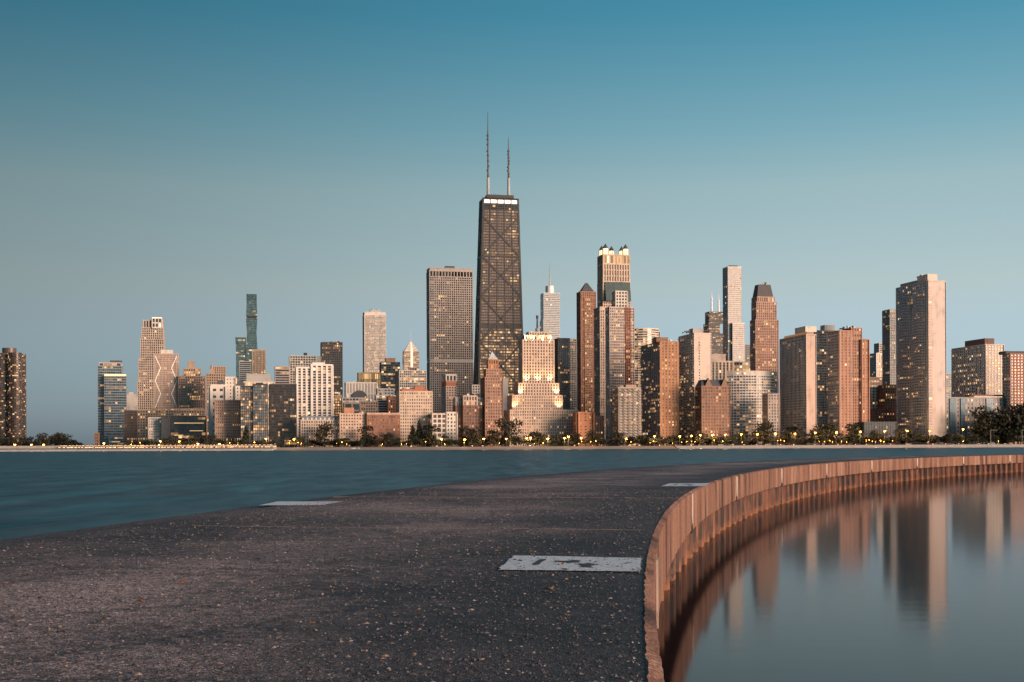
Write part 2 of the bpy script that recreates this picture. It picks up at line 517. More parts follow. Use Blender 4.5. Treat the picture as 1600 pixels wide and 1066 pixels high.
def rust_mat():
    m, nt, b = newmat('rusted_steel')
    L = nt.links.new
    tc = N(nt, 'ShaderNodeTexCoord')
    geo = N(nt, 'ShaderNodeNewGeometry')
    n1 = N(nt, 'ShaderNodeTexNoise'); n1.inputs['Scale'].default_value = 6; n1.inputs['Detail'].default_value = 7
    mp = N(nt, 'ShaderNodeMapping'); mp.inputs['Scale'].default_value = (3.2, 3.2, 0.35)
    L(geo.outputs['Position'], mp.inputs[0])
    n2 = N(nt, 'ShaderNodeTexNoise'); n2.inputs['Scale'].default_value = 2.0; n2.inputs['Detail'].default_value = 5
    L(geo.outputs['Position'], n1.inputs['Vector']); L(mp.outputs[0], n2.inputs['Vector'])
    r = ramp(nt, [(0.36, (0.014, 0.006, 0.004)), (0.5, (0.072, 0.025, 0.013)), (0.64, (0.21, 0.078, 0.038))])
    L(n2.outputs[0], r.inputs[0])
    # rust blooms and scale just above the waterline
    sx = N(nt, 'ShaderNodeSeparateXYZ'); L(geo.outputs['Position'], sx.inputs[0])
    band = ramp(nt, [(0.0, 0.75), (0.05, 0.65), (0.14, 0.45), (0.26, 0.0)])
    L(sx.outputs[2], band.inputs[0])
    bl = ramp(nt, [(0.42, 0.0), (0.55, 1.0)]); L(n1.outputs[0], bl.inputs[0])
    mm = N(nt, 'ShaderNodeMath', operation='MULTIPLY'); L(band.outputs[0], mm.inputs[0]); L(bl.outputs[0], mm.inputs[1])
    mix = N(nt, 'ShaderNodeMix', data_type='RGBA'); L(mm.outputs[0], mix.inputs[0])
    L(r.outputs[0], mix.inputs[6]); mix.inputs[7].default_value = (0.30, 0.105, 0.03, 1)
    L(mix.outputs[2], b.inputs['Base Color'])
    b.inputs['Roughness'].default_value = 0.6
    bp = N(nt, 'ShaderNodeBump'); bp.inputs['Strength'].default_value = 0.6; bp.inputs['Distance'].default_value = 0.02
    L(n1.outputs[0], bp.inputs['Height']); L(bp.outputs[0], b.inputs['Normal'])
    return m

DECKM, CAPM, RUST = deck_mat(), cap_mat(), rust_mat()
pier = empty('pier', (0, 0, 0))
tag(pier, 'long curving concrete pier with rusty sheet pile wall beside the still lagoon', 'pier')

def hsh(*k):
    r = random.Random(hash(k) & 0xffffffff)
    return r.random()

# deck: a strip along the curve, edge slightly ragged
a = Acc()
rows = []
s = 0.5
while s < SMAX:
    dd = float(np.interp(s, path_s, path_p[:, 1]))
    p, t, n = at_s(s)
    rag = 0.025 * (random.random() - 0.5) if dd < 60 else 0.0
    row = []
    offs = [-(0.06 + rag), -0.5, -1.2, -2.0, -3.0, -4.0, -4.8, -5.45, -5.5, -PIERW]
    for k, o_ in enumerate(offs):
        z = DECK + 0.003 * math.sin(s * 0.9 + k) * math.sin(k * 1.7 + s * 0.23)
        if k >= 8: z = DECK - 0.03
        q = p + n * o_
        row.append((q.x, q.y, z))
    q = p + n * (-PIERW - 0.01 - (0.10 * random.random() if dd < 80 else 0))
    row.append((q.x, q.y, DECK - 0.16)); row.append((q.x, q.y, -1.0))
    rows.append(row)
    s += 0.12 if dd < 25 else (0.5 if dd < 90 else 3.0)
nc = len(rows[0])
me_v = [v for r in rows for v in r]
me_f = []
for i in range(len(rows) - 1):
    for k in range(nc - 1):
        me_f.append((i * nc + k, (i + 1) * nc + k, (i + 1) * nc + k + 1, i * nc + k + 1))
a.v, a.f, a.m = me_v, me_f, [a.mi(DECKM)] * len(me_f)
deck = a.build('deck', pier)
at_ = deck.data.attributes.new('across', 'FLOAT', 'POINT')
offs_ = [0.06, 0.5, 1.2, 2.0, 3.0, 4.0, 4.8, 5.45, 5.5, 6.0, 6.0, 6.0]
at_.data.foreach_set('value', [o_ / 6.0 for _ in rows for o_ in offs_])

# concrete cap: one piece between every two joints
joint_px = [1092, 1221, 1288, 1360, 1437, 1508, 1592]
js = []
for x in joint_px:
    best = min(path_s, key=lambda q: abs((lambda p: p[0] / max(p[1], 0.1))((float(np.interp(q, path_s, path_p[:, 0])), float(np.interp(q, path_s, path_p[:, 1])))) - tx(x, 720)) if q > 12 else 9)
    js.append(float(best))
first = js[1]
js2 = [first + 13.05 * k for k in range(-5, 60)]
js2 = [0.6] + [q for q in js2 if 1.5 < q < SMAX - 2]
def cap_segment(s0, s1):
    a = Acc()
    prof = lambda r, r2, r3: [(-0.10, DECK - 0.02), (-0.055 + r, DECK + 0.004), (0.0 + r2, DECK - 0.025), (0.0 + r3, DECK - 0.35), (0.0, CAPB + 0.03), (-0.03, CAPB), (-0.70, CAPB)]
    rows = []
    s = s0 + 0.02
    dd = float(np.interp(s, path_s, path_p[:, 1]))
    while True:
        p, t, n = at_s(s)
        j = 0.02 if dd < 50 else 0.0
        row = []
        for o_, z in prof(.6 * j * (random.random() - .7), .35 * j * (random.random() - .8), 0.08 * j * (random.random() - .5)):
            q = p + n * o_
            row.append((q.x, q.y, z))
        rows.append(row)
        if s >= s1 - 0.021: break
        dd = float(np.interp(s, path_s, path_p[:, 1]))
        s = min(s + (0.08 if dd < 22 else 0.25 if dd < 60 else 1.0), s1 - 0.02)
    nc = 7
    a.v = [v for r in rows for v in r]
    for i in range(len(rows) - 1):
        for k in range(nc - 1):
            a.f.append((i * nc + k, i * nc + k + 1, (i + 1) * nc + k + 1, (i + 1) * nc + k))
    a.f.append(tuple(range(nc))); a.f.append(tuple(reversed(range((len(rows) - 1) * nc, len(rows) * nc))))
    a.m = [a.mi(CAPM)] * len(a.f)
    return a.build('cap_segment', pier)
NOTCH = wall((0.42, 0.34, 0.29), 0.9)
HOLE = wall((0.015, 0.012, 0.010), 0.9)
for i in range(len(js2) - 1):
    cap_segment(js2[i], js2[i + 1])
    if i > 0:
        p, t, n = at_s(js2[i])
        # spalled repair patch and broken drain slot at the joint
        a = Acc()
        def q3(so, no, z): 
            q = p + t * so + n * no
            return (q.x, q.y, z)
        w = 0.16
        pts_ = [(-w, DECK - .03), (w * .8, DECK - .03), (w, DECK - .2), (w * .6, CAPB + .22), (w * .7, CAPB + .12), (-w * .5, CAPB + .16), (-w * .9, CAPB + .3), (-w * .8, DECK - .25)]
        lo = [q3(so, 0.004, z) for so, z in pts_]; hi = [q3(so, 0.018, z) for so, z in pts_]
        a.poly(hi, NOTCH)
        for k in range(8): a.poly([lo[k], lo[(k + 1) % 8], hi[(k + 1) % 8], hi[k]], NOTCH)
        a.build('joint_patch', pier)
        a = Acc()
        a.hexa([q3(-.17, -.02, CAPB - .01), q3(.15, -.02, CAPB - .01), q3(.15, .012, CAPB - .01), q3(-.17, .012, CAPB - .01)][::-1],
               [q3(-.12, -.02, CAPB + .13), q3(.13, -.02, CAPB + .10), q3(.13, .012, CAPB + .10), q3(-.12, .012, CAPB + .13)][::-1], HOLE)
        a.build('drain_slot', pier)

# sheet piles: one corrugation each, all sharing one mesh
PER = 1.46
a = Acc()
prof = [(0.0, 0.0), (0.52, 0.0), (0.66, -0.34), (0.86, -0.34), (0.86, -0.30), (0.93, -0.30), (0.93, -0.34), (1.26, -0.34), (1.40, 0.0), (1.46, 0.0)]
for (s0, n0), (s1, n1) in zip(prof[:-1], prof[1:]):
    a.poly([(s0, n0, -1.2), (s1, n1, -1.2), (s1, n1, CAPB + 0.02), (s0, n0, CAPB + 0.02)], RUST)
a.poly([(0.02, 0.0, -1.2), (0.05, 0.03, -1.2), (0.05, 0.03, CAPB), (0.02, 0.0, CAPB)], RUST)
a.poly([(0.05, 0.03, -1.2), (0.08, 0.0, -1.2), (0.08, 0.0, CAPB), (0.05, 0.03, CAPB)], RUST)
pile_me = a.mesh('sheet_pile')
s = 2.0
while s < SMAX - 4 and s < s_of_d(240):
    p, t, n = at_s(s)
    p2, _, n2 = at_s(s + PER)
    q = p - n * 0.26
    q2 = p2 - n2 * 0.26
    dr = (q2 - q)
    o = bpy.data.objects.new('sheet_pile', pile_me)
    ang = math.atan2(dr.y, dr.x)
    # local x along the wall, local y towards the pier's body is -n, so mirror y
    nn = Vector((dr.y, -dr.x, 0)).normalized()
    tt = dr / PER
    o.matrix_world = Matrix(((tt.x, nn.x, 0, q.x), (tt.y, nn.y, 0, q.y), (0, 0, 1, 0), (0, 0, 0, 1)))
    C.objects.link(o)
    o.parent = pier
    s += PER
# back wall behind the piles so no light leaks under the deck
a = Acc()
ss = [1.0 + i * 2.0 for i in range(int((SMAX - 4) / 2))]
for s0, s1 in zip(ss[:-1], ss[1:]):
    p, t, n = at_s(s0); q, _, n2 = at_s(s1)
    p = p - n * 0.68; q = q - n2 * 0.68
    a.poly([(p.x, p.y, -1.2), (q.x, q.y, -1.2), (q.x, q.y, CAPB + .02), (p.x, p.y, CAPB + .02)], HOLE)
a.build('core_wall', pier)

# painted white squares with a worn black diver figure
def paint_mat(rgb, thr):
    m, nt, b = newmat('worn_paint')
    L = nt.links.new
    tc = N(nt, 'ShaderNodeTexCoord')
    n1 = N(nt, 'ShaderNodeTexNoise'); n1.inputs['Scale'].default_value = 22; n1.inputs['Detail'].default_value = 8
    L(tc.outputs['Object'], n1.inputs['Vector'])
    r = ramp(nt, [(thr - 0.04, (0.10, 0.09, 0.09)), (thr, tuple(c * .8 for c in rgb)), (thr + 0.2, rgb)])
    L(n1.outputs[0], r.inputs[0]); L(r.outputs[0], b.inputs['Base Color'])
    b.inputs['Roughness'].default_value = 0.7
    bp = N(nt, 'ShaderNodeBump'); bp.inputs['Strength'].default_value = 0.5; bp.inputs['Distance'].default_value = 0.01
    L(n1.outputs[0], bp.inputs['Height']); L(bp.outputs[0], b.inputs['Normal'])
    return m
PW = paint_mat((0.72, 0.74, 0.74), 0.345)
PB = paint_mat((0.035, 0.035, 0.038), 0.2)
def deck_pt(px, py, dz=0.0):
    u, v = ray(px, py)
    d = hd / v
    return Vector((u * d, d, DECK + dz))
def ragged(quad, mat, dz, n=26, amp=0.022):
    out = []
    for i in range(len(quad)):
        p, q = quad[i], quad[(i + 1) % len(quad)]
        for k in range(n):
            r = p.lerp(q, k / n)
            out.append((r.x + amp * (random.random() - .5), r.y + amp * (random.random() - .5), DECK + dz))
    return out
def marking(corners, figure=True):
    a = Acc()
    quad = [deck_pt(*c) for c in corners]
    a.poly(ragged(quad, PW, 0.008), PW)
    o = a.build('painted_marking', pier)
    if figure:
        # worn black figure: head, body with outstretched arm, legs
        def uv(u, v):
            top = quad[0].lerp(quad[1], u); bot = quad[3].lerp(quad[2], u)
            return top.lerp(bot, v)
        shapes = [[(.235, .30), (.275, .26), (.285, .34), (.265, .5), (.262, .66), (.235, .72), (.215, .62), (.225, .45)],
                  [(.335, .36), (.40, .38), (.455, .38), (.48, .31), (.55, .32), (.535, .40), (.56, .46), (.50, .47), (.475, .54), (.45, .46), (.40, .44)],
                  [(.535, .56), (.585, .55), (.62, .50), (.645, .57), (.70, .58), (.66, .66), (.635, .70), (.675, .84), (.62, .78), (.565, .76), (.58, .67)],
                  [(.44, .90), (.47, .90), (.50, .95), (.49, .98), (.455, .94)]]
        f = Acc()
        for sh in shapes:
            f.poly([(q.x, q.y, DECK + 0.012) for q in (uv(*s_) for s_ in sh)], PB)
        f.build('diver_figure', o)
    return o
marking([(803, 869.5), (1003, 873.5), (1001, 895), (778, 892)])
marking([(1046, 756), (1110, 755.5), (1102, 760.5), (1032, 760.5)], True)
marking([(434, 784.5), (537, 784.5), (500, 790.5), (404, 790.5)], False)
# raised expansion joints across the deck
JM = wall((0.14, 0.112, 0.105), 0.9)
for (x0, y0, x1, y1, w) in [(300, 822, 1015, 829, 0.05), (520, 776, 1062, 779, 0.05)]:
    a = Acc()
    p, q = deck_pt(x0, y0), deck_pt(x1, y1)
    n = 60
    for i in range(n):
        b0, b1 = p.lerp(q, i / n), p.lerp(q, (i + 1) / n)
        h_ = 0.003 + 0.010 * (i / n) * random.random()
        a.hexa([(b0.x, b0.y, DECK - .02), (b1.x, b1.y, DECK - .02), (b1.x, b1.y + w, DECK - .02), (b0.x, b0.y + w, DECK - .02)],
               [(b0.x, b0.y + .01, DECK + h_), (b1.x, b1.y + .01, DECK + h_), (b1.x, b1.y + w, DECK + h_), (b0.x, b0.y + w, DECK + h_)], JM, False)
    a.build('expansion_joint', pier, 'stuff')

# loose stones of the exposed aggregate
m, nt, b = newmat('aggregate_stone')
g = N(nt, 'ShaderNodeNewGeometry')
r = ramp(nt, [(0.0, (0.03, 0.026, 0.028)), (0.45, (0.075, 0.064, 0.064)), (0.80, (0.13, 0.11, 0.108)), (0.95, (0.27, 0.235, 0.23)), (0.985, (0.30, 0.19, 0.12))])
nt.links.new(g.outputs['Random Per Island'], r.inputs[0]); nt.links.new(r.outputs[0], b.inputs['Base Color'])
b.inputs['Roughness'].default_value = 0.6
STONE = m
a = Acc(); kk = a.mi(STONE)
rr = random.Random(3)
for i in range(34000):
    dq = 3.9 + 20 * rr.random() ** 1.6
    p, t, n = at_s(s_of_d(dq))
    o_ = -0.08 - rr.random() * 5.2
    c = p + n * o_
    if abs(c.x) > 0.5 * c.y + 0.6: continue
    sz = (0.0025 + 0.0065 * rr.random() ** 3) * (1 + dq / 45)
    an = rr.random() * 3.14
    ax, ay = Vector((math.cos(an), math.sin(an), 0)) * sz * (1 + rr.random()), Vector((-math.sin(an), math.cos(an), 0)) * sz
    zz = DECK + 0.004 + 0.012 * (rr.random() - 0.5)
    b0 = len(a.v)
    up = Vector((0, 0, sz * 0.8))
    c = Vector((c.x, c.y, zz))
    a.v += [tuple(c + ax), tuple(c + ay), tuple(c - ax), tuple(c - ay), tuple(c + up + ax * .4 * (rr.random() - .5)), tuple(c + up * .9 + ay * .5)]
    for f in ((0, 1, 5), (5, 1, 2), (0, 5, 4), (4, 5, 2), (4, 2, 3), (0, 4, 3)):
        a.f.append(tuple(b0 + q for q in f)); a.m.append(kk)
a.build('aggregate', pier, 'stuff')
m, nt, b = newmat('dry_leaf')
b.inputs['Base Color'].default_value = (0.30, 0.13, 0.06, 1); b.inputs['Roughness'].default_value = 0.7
a = Acc()
for i in range(36):
    dq = 5.5 + 12 * rr.random() ** 1.4
    p, t, n = at_s(s_of_d(dq))
    c = p + n * (-0.1 - rr.random() * 5.0); c.z = DECK + 0.014
    an = rr.random() * 6.28; L_ = 0.014 + 0.03 * rr.random() ** 2
    u = Vector((math.cos(an), math.sin(an), 0.15)) * L_; w = Vector((-math.sin(an), math.cos(an), 0.1)) * L_ * .5
    up = Vector((0, 0, L_ * .35))
    a.poly([c - u, c - w + up, c + u, c + up * .2], m); a.poly([c - u, c + up * .2, c + u, c + w + up], m)
tag(a.build('fallen_leaves'), 'small dry brown leaves scattered over the pier deck', 'leaves', kind='stuff')

# ------------------------------------------------------------------ buildings
GRID = math.radians(12)
CU, SU = math.cos(GRID), math.sin(GRID)

class St:
    def __init__(s, wallm, gl, fh=3.4, bay=3.2, pw=0.9, sh=1.1, mode='grid', proud=0.35, slabm=None):
        s.w, s.g, s.fh, s.bay, s.pw, s.sh, s.mode, s.proud = wallm, gl, fh, bay, pw, sh, mode, proud
        s.slab = slabm or wallm

def bar(acc, p, q, side, nrm, hw, out, mat):
    """rectangular rib from p to q on a facade: half width hw along side, standing out along nrm"""
    a0, a1 = p - side * hw, p + side * hw
    b0, b1 = q - side * hw, q + side * hw
    o = nrm * out
    n = len(acc.v)
    acc.v += [tuple(x) for x in (a0, a1, b1, b0, a0 + o, a1 + o, b1 + o, b0 + o)]
    k = acc.mi(mat)
    for f in ((4, 5, 6, 7), (0, 1, 5, 4), (1, 2, 6, 5), (2, 3, 7, 6), (3, 0, 4, 7)):
        acc.f.append(tuple(n + i for i in f)); acc.m.append(k)

def facade(wa, ga, bl, br, tr, tl, st, rng):
    """one facade: panes, then piers and spandrels standing proud of them"""
    W = ((br - bl).length + (tr - tl).length) / 2
    Hh = ((tl - bl).length + (tr - br).length) / 2
    nx = max(1, round(W / st.bay)); nz = max(1, round(Hh / st.fh))
    side = (br - bl).normalized(); up = (tl - bl).normalized()
    nrm = side.cross(up).normalized()
    def pt(i, j):
        a_, b_ = bl.lerp(br, i), tl.lerp(tr, i)
        return a_.lerp(b_, j)
    if st.mode == 'plain':
        wa.poly([bl, br, tr, tl], st.w)
        for j in range(1, nz):
            bar(wa, pt(0, j / nz), pt(1, j / nz), up, nrm, 0.14, 0.06, st.w)
        return
    sh = min(st.sh, st.fh * .8); pw = min(st.pw, st.bay * .9)
    for j in range(nz):
        on = rng.random() < st.g.lit
        pf = st.g.lit * (0.35 + 1.3 * rng.random())
        for i in range(nx):
            if rng.random() > 0.5: on = rng.random() < pf
            ga.poly([pt(i / nx, j / nz), pt((i + 1) / nx, j / nz), pt((i + 1) / nx, (j + 1) / nz), pt(i / nx, (j + 1) / nz)], st.g.on if on else st.g.dark)
    if st.mode in ('grid', 'fins', 'glass', 'balcony'):
        for i in range(nx + 1):
            hw = pw / 2 * (1.3 if i in (0, nx) else 1)
            po = st.proud * (1.15 if st.mode != 'strip' else 1)
            bar(wa, pt(i / nx, 0), pt(i / nx, 1), side, nrm, hw, po, st.w)
    if st.mode in ('strip',):
        for i in (0, nx):
            bar(wa, pt(i / nx, 0), pt(i / nx, 1), side, nrm, pw / 2, st.proud * 1.1, st.w)
    if st.mode in ('grid', 'strip', 'glass', 'balcony'):
        for j in range(nz + 1):
            hh = sh / 2
            bar(wa, pt(0, j / nz), pt(1, j / nz), up, nrm, hh, st.proud, st.slab)
    if st.mode == 'fins':
        for j in range(nz + 1):
            bar(wa, pt(0, j / nz), pt(1, j / nz), up, nrm, sh / 2, st.proud * 0.25, st.slab)
        for j in (0, 1):
            bar(wa, pt(0, j), pt(1, j), up, nrm, 1.0, st.proud * 1.2, st.w)
    if st.mode == 'balcony':
        for j in range(nz):
            for i in range(0, nx, 2):
                p0, p1 = pt((i + .1) / nx, j / nz), pt((i + .95) / nx, j / nz)
                bar(wa, p0 + up * .1, p1 + up * .1, up, nrm, 0.12, 1.7, st.slab)
                bar(wa, p0 + up * .7 + nrm * 1.6, p1 + up * .7 + nrm * 1.6, up, nrm, 0.5, 0.08, st.slab)

SHORT = []          # (px0, px1, phrase) of the front row, used to tell trees and lamps apart
class B:
    def __init__(s, name, label, xc, xr, ytop, d, xl=None, D=None, cat='building', short=None, rot=GRID, ybase=None):
        s.d, s.ytop = d, ytop
        s.rot = rot
        s.cu, s.su = math.cos(rot), math.sin(rot)
        s.o = empty(name, (tx(xc) * d, d, GZ), rot)
        tag(s.o, label, cat)
        s.X, s.Y = tx(xc) * d, d
        s.W = s.xs(xr, 0)
        if xl is not None:
            tl_ = tx(xl)
            den = s.su + tl_ * s.cu
            s.D = (s.X - tl_ * s.Y) / den if den > 0.03 else 30
            s.D = max(8, min(s.D, 90))
        else:
            s.D = D or 0.7 * s.W
        s.wa, s.ga = Acc(), Acc()
        s.extra = {}
        s.rng = random.Random(name + str(xc))
        if short: SHORT.append((xl or xc, xr, short))
    def xs(s, px, inset):
        """local x of the point seen at column px on the plane 'inset' metres behind the front"""
        X, Y = s.X - inset * s.su, s.Y + inset * s.cu
        t = tx(px)
        return (t * Y - X) / (s.cu - t * s.su)
    def z(s, py, px=None, inset=0):
        d = s.Y + inset * s.cu
        return zat(px if px is not None else 800 + FPX * s.X / s.Y, py, d) - GZ
    def blk(s, x0, x1, y0, y1, z0, z1, st, sides='flrb', st_side=None):
        """a block of storeys in local metres"""
        v = Vector
        ss_ = st_side or st
        if 'f' in sides: facade(s.wa, s.ga, v((x0, y0, z0)), v((x1, y0, z0)), v((x1, y0, z1)), v((x0, y0, z1)), st, s.rng)
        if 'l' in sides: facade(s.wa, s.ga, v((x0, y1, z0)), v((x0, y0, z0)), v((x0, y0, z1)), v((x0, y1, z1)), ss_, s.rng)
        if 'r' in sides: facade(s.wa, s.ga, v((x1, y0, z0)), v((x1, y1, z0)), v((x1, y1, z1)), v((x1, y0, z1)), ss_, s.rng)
        s.wa.poly([(x1, y1, z0), (x0, y1, z0), (x0, y1, z1), (x1, y1, z1)], st.w)
        s.wa.poly([(x0, y0, z1), (x1, y0, z1), (x1, y1, z1), (x0, y1, z1)], DARKROOF)
        # parapet
        e = st.proud * 1.3 + 0.06
        for (p, q, sd, nr) in ((v((x0 - e, y0, z1)), v((x1 + e, y0, z1)), v((0, 0, 1)), v((0, -1, 0))),
                               (v((x0, y1, z1)), v((x0, y0, z1)), v((0, 0, 1)), v((-1, 0, 0))),
                               (v((x1, y0, z1)), v((x1, y1, z1)), v((0, 0, 1)), v((1, 0, 0)))):
            bar(s.wa, p, q, sd, nr, 0.7, e, st.w)
    def t(s, x0, x1, ytop, ybot, st, inset=0.0, depth=None, sides='flrb', st_side=None):
        """a block given by picture columns and rows on the plane inset metres behind the front"""
        a_, b_ = s.xs(x0, inset), s.xs(x1, inset)
        z1 = s.z(ytop, (x0 + x1) / 2, inset)
        z0 = 0.0 if ybot is None else s.z(ybot, (x0 + x1) / 2, inset)
        dp = depth if depth is not None else s.D - inset
        s.blk(a_, b_, inset, inset + dp, z0, z1, st, sides, st_side)
        return a_, b_, z0, z1
    def part(s, name, new=False):
        if new: name = '%s#%d' % (name, len(s.extra))
        if name not in s.extra: s.extra[name] = Acc()
        return s.extra[name]
    def pbox(s, name, x0, x1, ytop, ybot, mat, inset=3.0, depth=10.0):
        a_, b_ = s.xs(x0, inset), s.xs(x1, inset)
        s.part(name, True).box(a_, b_, inset, inset + depth, s.z(ybot, (x0 + x1) / 2, inset) - 0.02, s.z(ytop, (x0 + x1) / 2, inset), mat)
    def roof_kit(s, x0, x1, ytop, inset=3.0, n=4):
        """tanks, ducts and rails that clutter a flat roof"""
        a_, b_ = s.xs(x0, inset), s.xs(x1, inset)
        z = s.z(ytop, (x0 + x1) / 2, inset)
        for i in range(n):
            x = a_ + (b_ - a_) * s.rng.random()
            w = 1 + 3 * s.rng.random(); h = .8 + 2.5 * s.rng.random()
            y = inset + s.rng.random() * max(1.0, s.D * .5)
            s.part('roof_unit', True).box(x, x + w, y, y + 2.5, z - .1, z + h, DARKROOF if i % 2 else WHITE)
    def done(s):
        if s.wa.f: s.wa.build('wall', s.o)
        if s.ga.f: s.ga.build('glazing', s.o, 'stuff')
        for k, acc in s.extra.items(): acc.build(k.split('#')[0], s.o)
        return s
    def flood(s, x, y, z, aim, power=3000, size=0.9, col=(1.0, 0.70, 0.36), blend=0.8):
        L_ = bpy.data.lights.new('floodlight', 'SPOT')
        L_.energy = power; L_.spot_size = size * 2; L_.spot_blend = blend; L_.color = col; L_.shadow_soft_size = 0.4
        o = bpy.data.objects.new('floodlight', L_)
        C.objects.link(o); o.parent = s.o
        o.location = (x, y, z)
        o.rotation_euler = (Vector(aim) - Vector((x, y, z))).to_track_quat('-Z', 'Y').to_euler()

# tones
BEIGE, PINK, TAN = wall((0.46, 0.36, 0.29)), wall((0.47, 0.34, 0.28)), wall((0.36, 0.25, 0.18))
BRICK, BROWN, UMBER = wall((0.26, 0.115, 0.07)), wall((0.22, 0.125, 0.085)), wall((0.12, 0.08, 0.06))
PALE, GREY, MIDG = wall((0.58, 0.52, 0.46)), wall((0.38, 0.36, 0.34)), wall((0.25, 0.24, 0.235))
BLACK, SLATE = wall((0.022, 0.021, 0.022), 0.45), wall((0.07, 0.075, 0.085))
BLUEG = wall((0.20, 0.23, 0.25), 0.4)
G1, G2, G3, G0 = glass(.12), glass(.22), glass(.38), glass(.05)
GB = glass(.08, (0.035, 0.06, 0.075), rough=.06)
GT = glass(.05, (0.03, 0.075, 0.085), rough=.05)
GHOT = glass(.8, power=1.25)
def SG(w, g=G1, **k): return St(w, g, **k)

# ---- far left
b = B('apartment_tower', 'dark bronze three lobed round apartment tower rising alone from shore trees', -8, 48, 550, 2600, D=38, short=None)
R_ = 22.0
cx, cy = b.xs(18, 25), 25
st = SG(wall((0.09, 0.06, 0.045), .4), glass(.16, (0.05, 0.035, 0.028), rough=.1), fh=3.0, bay=3.2, pw=.25, sh=.8, mode='glass', proud=.25)
ztop = b.z(551, 20)
pts_ = []
for k in range(60):
    q = 2 * math.pi * k / 60
    r_ = 26 + 11 * math.cos(3 * (q - math.radians(-62)))
    pts_.append(Vector((cx + r_ * math.cos(q), cy + r_ * math.sin(q), 0)))
for k in range(60):
    p, q = pts_[k], pts_[(k + 1) % 60]
    facade(b.wa, b.ga, p, q, q + Vector((0, 0, ztop)), p + Vector((0, 0, ztop)), st, b.rng)
b.wa.poly([p + Vector((0, 0, ztop)) for p in pts_], DARKROOF)
b.part('penthouse').cyl(cx - 4, cy, ztop - .1, b.z(544, 20, 25), 14, 14, wall((0.09, 0.06, 0.045), .4), 20)
b.done()

b = B('glass_tower', 'blue grey glass tower with lit crown row beside the shore drive', 153, 195, 568, 1650, D=30, short='the blue grey glass tower')
sg = SG(BLUEG, GB, fh=3.3, bay=2.6, pw=.25, sh=1.2, mode='glass', proud=.2)
b.t(153, 190, 572, None, sg, inset=8, depth=24)
b.t(163, 197, 587, None, sg, inset=0, depth=7.9)
b.t(155, 189, 567, 572, SG(GREY, G1, bay=5), inset=9, depth=20)
b.pbox('penthouse', 172, 190, 563, 567, SLATE, 14, 9)
b.pbox('lit_cornice', 163, 197, 584.5, 587.5, emit((1.0, 0.72, 0.42), 0.55), -0.7, 1.2)
b.t(170, 196, 683, None, SG(PALE, G2, fh=2.4, mode='strip', sh=1.2), inset=-12, depth=11.5)
b.done()
b = B('apartment_block', 'slim dark slab of lit windows at foot of glass tower', 148, 153, 677, 1500, D=8, cat='building')
b.t(148, 153.5, 677, None, SG(BROWN, G3, bay=2), 0, 8); b.done()
b = B('office_block', 'small white blank block between glass tower and stepped beige tower', 197, 214, 617, 1900, D=20)
b.t(197, 214, 617, None, SG(PALE, G0, mode='plain')); b.pbox('penthouse', 201, 208, 613, 617.2, PALE); b.done()
b = B('apartment_block', 'long low brown block with lit attic storey behind dark shore trees', 195, 319, 640, 1560, D=30, short='the long low brown block')
b.t(195, 214, 642, None, SG(UMBER, G1, fh=3.2, bay=2.4, pw=1.1), 0)
b.t(214.5, 319, 641, None, SG(TAN, G2, fh=3.3, bay=3.0, pw=1.3, sh=1.4), 0)
b.t(236, 318, 638.5, 641, SG(TAN, GHOT, fh=3.5, bay=4), 4, 20); b.done()
b = B('apartment_block', 'small white gridded block before the long brown block', 232, 252, 653, 1480, D=16)
b.t(232, 252, 653, None, SG(PALE, G1, fh=3.0, bay=2.4, pw=1.2, sh=1.3)); b.done()
b = B('office_block', 'low black glass office block with bright lit floor strips', 252, 321, 651, 1470, D=25, short='the low black glass block')
b.t(252, 266, 653, None, SG(SLATE, GB, mode='plain'), 0, 24)
b.t(266.3, 321, 651, None, SG(BLACK, glass(.16, power=1.2), fh=3.6, bay=4.5, pw=.3, sh=.5, mode='glass', proud=.15), 0)
for (x0, x1, y) in ((272, 318, 661), (296, 317, 673), (272, 286, 680)):
    b.pbox('lit_floor', x0, x1, y - .5, y + .6, emit((1.0, 0.62, 0.25), 0.7), -0.35, .3)
b.done()
b = B('skyscraper', 'tall beige stepped skyscraper with bright lit square crown', 217, 256, 500, 2050, D=34)
s1 = SG(BEIGE, glass(.16), fh=3.7, bay=3.2, pw=1.3, sh=1.2, proud=.5)
b.t(214.5, 256, 597, None, s1, 0); b.t(217, 256, 560, 597, s1, 1.5); b.t(220, 256, 530, 560, s1, 3)
b.t(222, 255, 512, 530, s1, 4); b.t(224.5, 254, 500.5, 512, SG(BEIGE, G2, fh=9, bay=4, pw=1.6, sh=1.2, proud=.6), 5)
b.t(238, 253, 496.5, 511.5, SG(PALE, GHOT, fh=8, bay=4.5, pw=1.6, sh=2.5), 1.8, 14)
b.pbox('lit_crown', 238, 253, 495.6, 496.6, emit((1.0, 0.82, 0.6), .9), 1.2, 14); b.done()
b = B('braced_tower', 'pink concrete tower with pale zigzag bracing on its face', 241, 278, 553, 1750, D=24)
b.t(241, 278, 553, None, SG(wall((.42, .31, .25)), G1, fh=3.0, bay=1.9, pw=1.15, sh=.9)); b.pbox('penthouse', 251, 270, 546.5, 553.2, PALE, 4, 14)
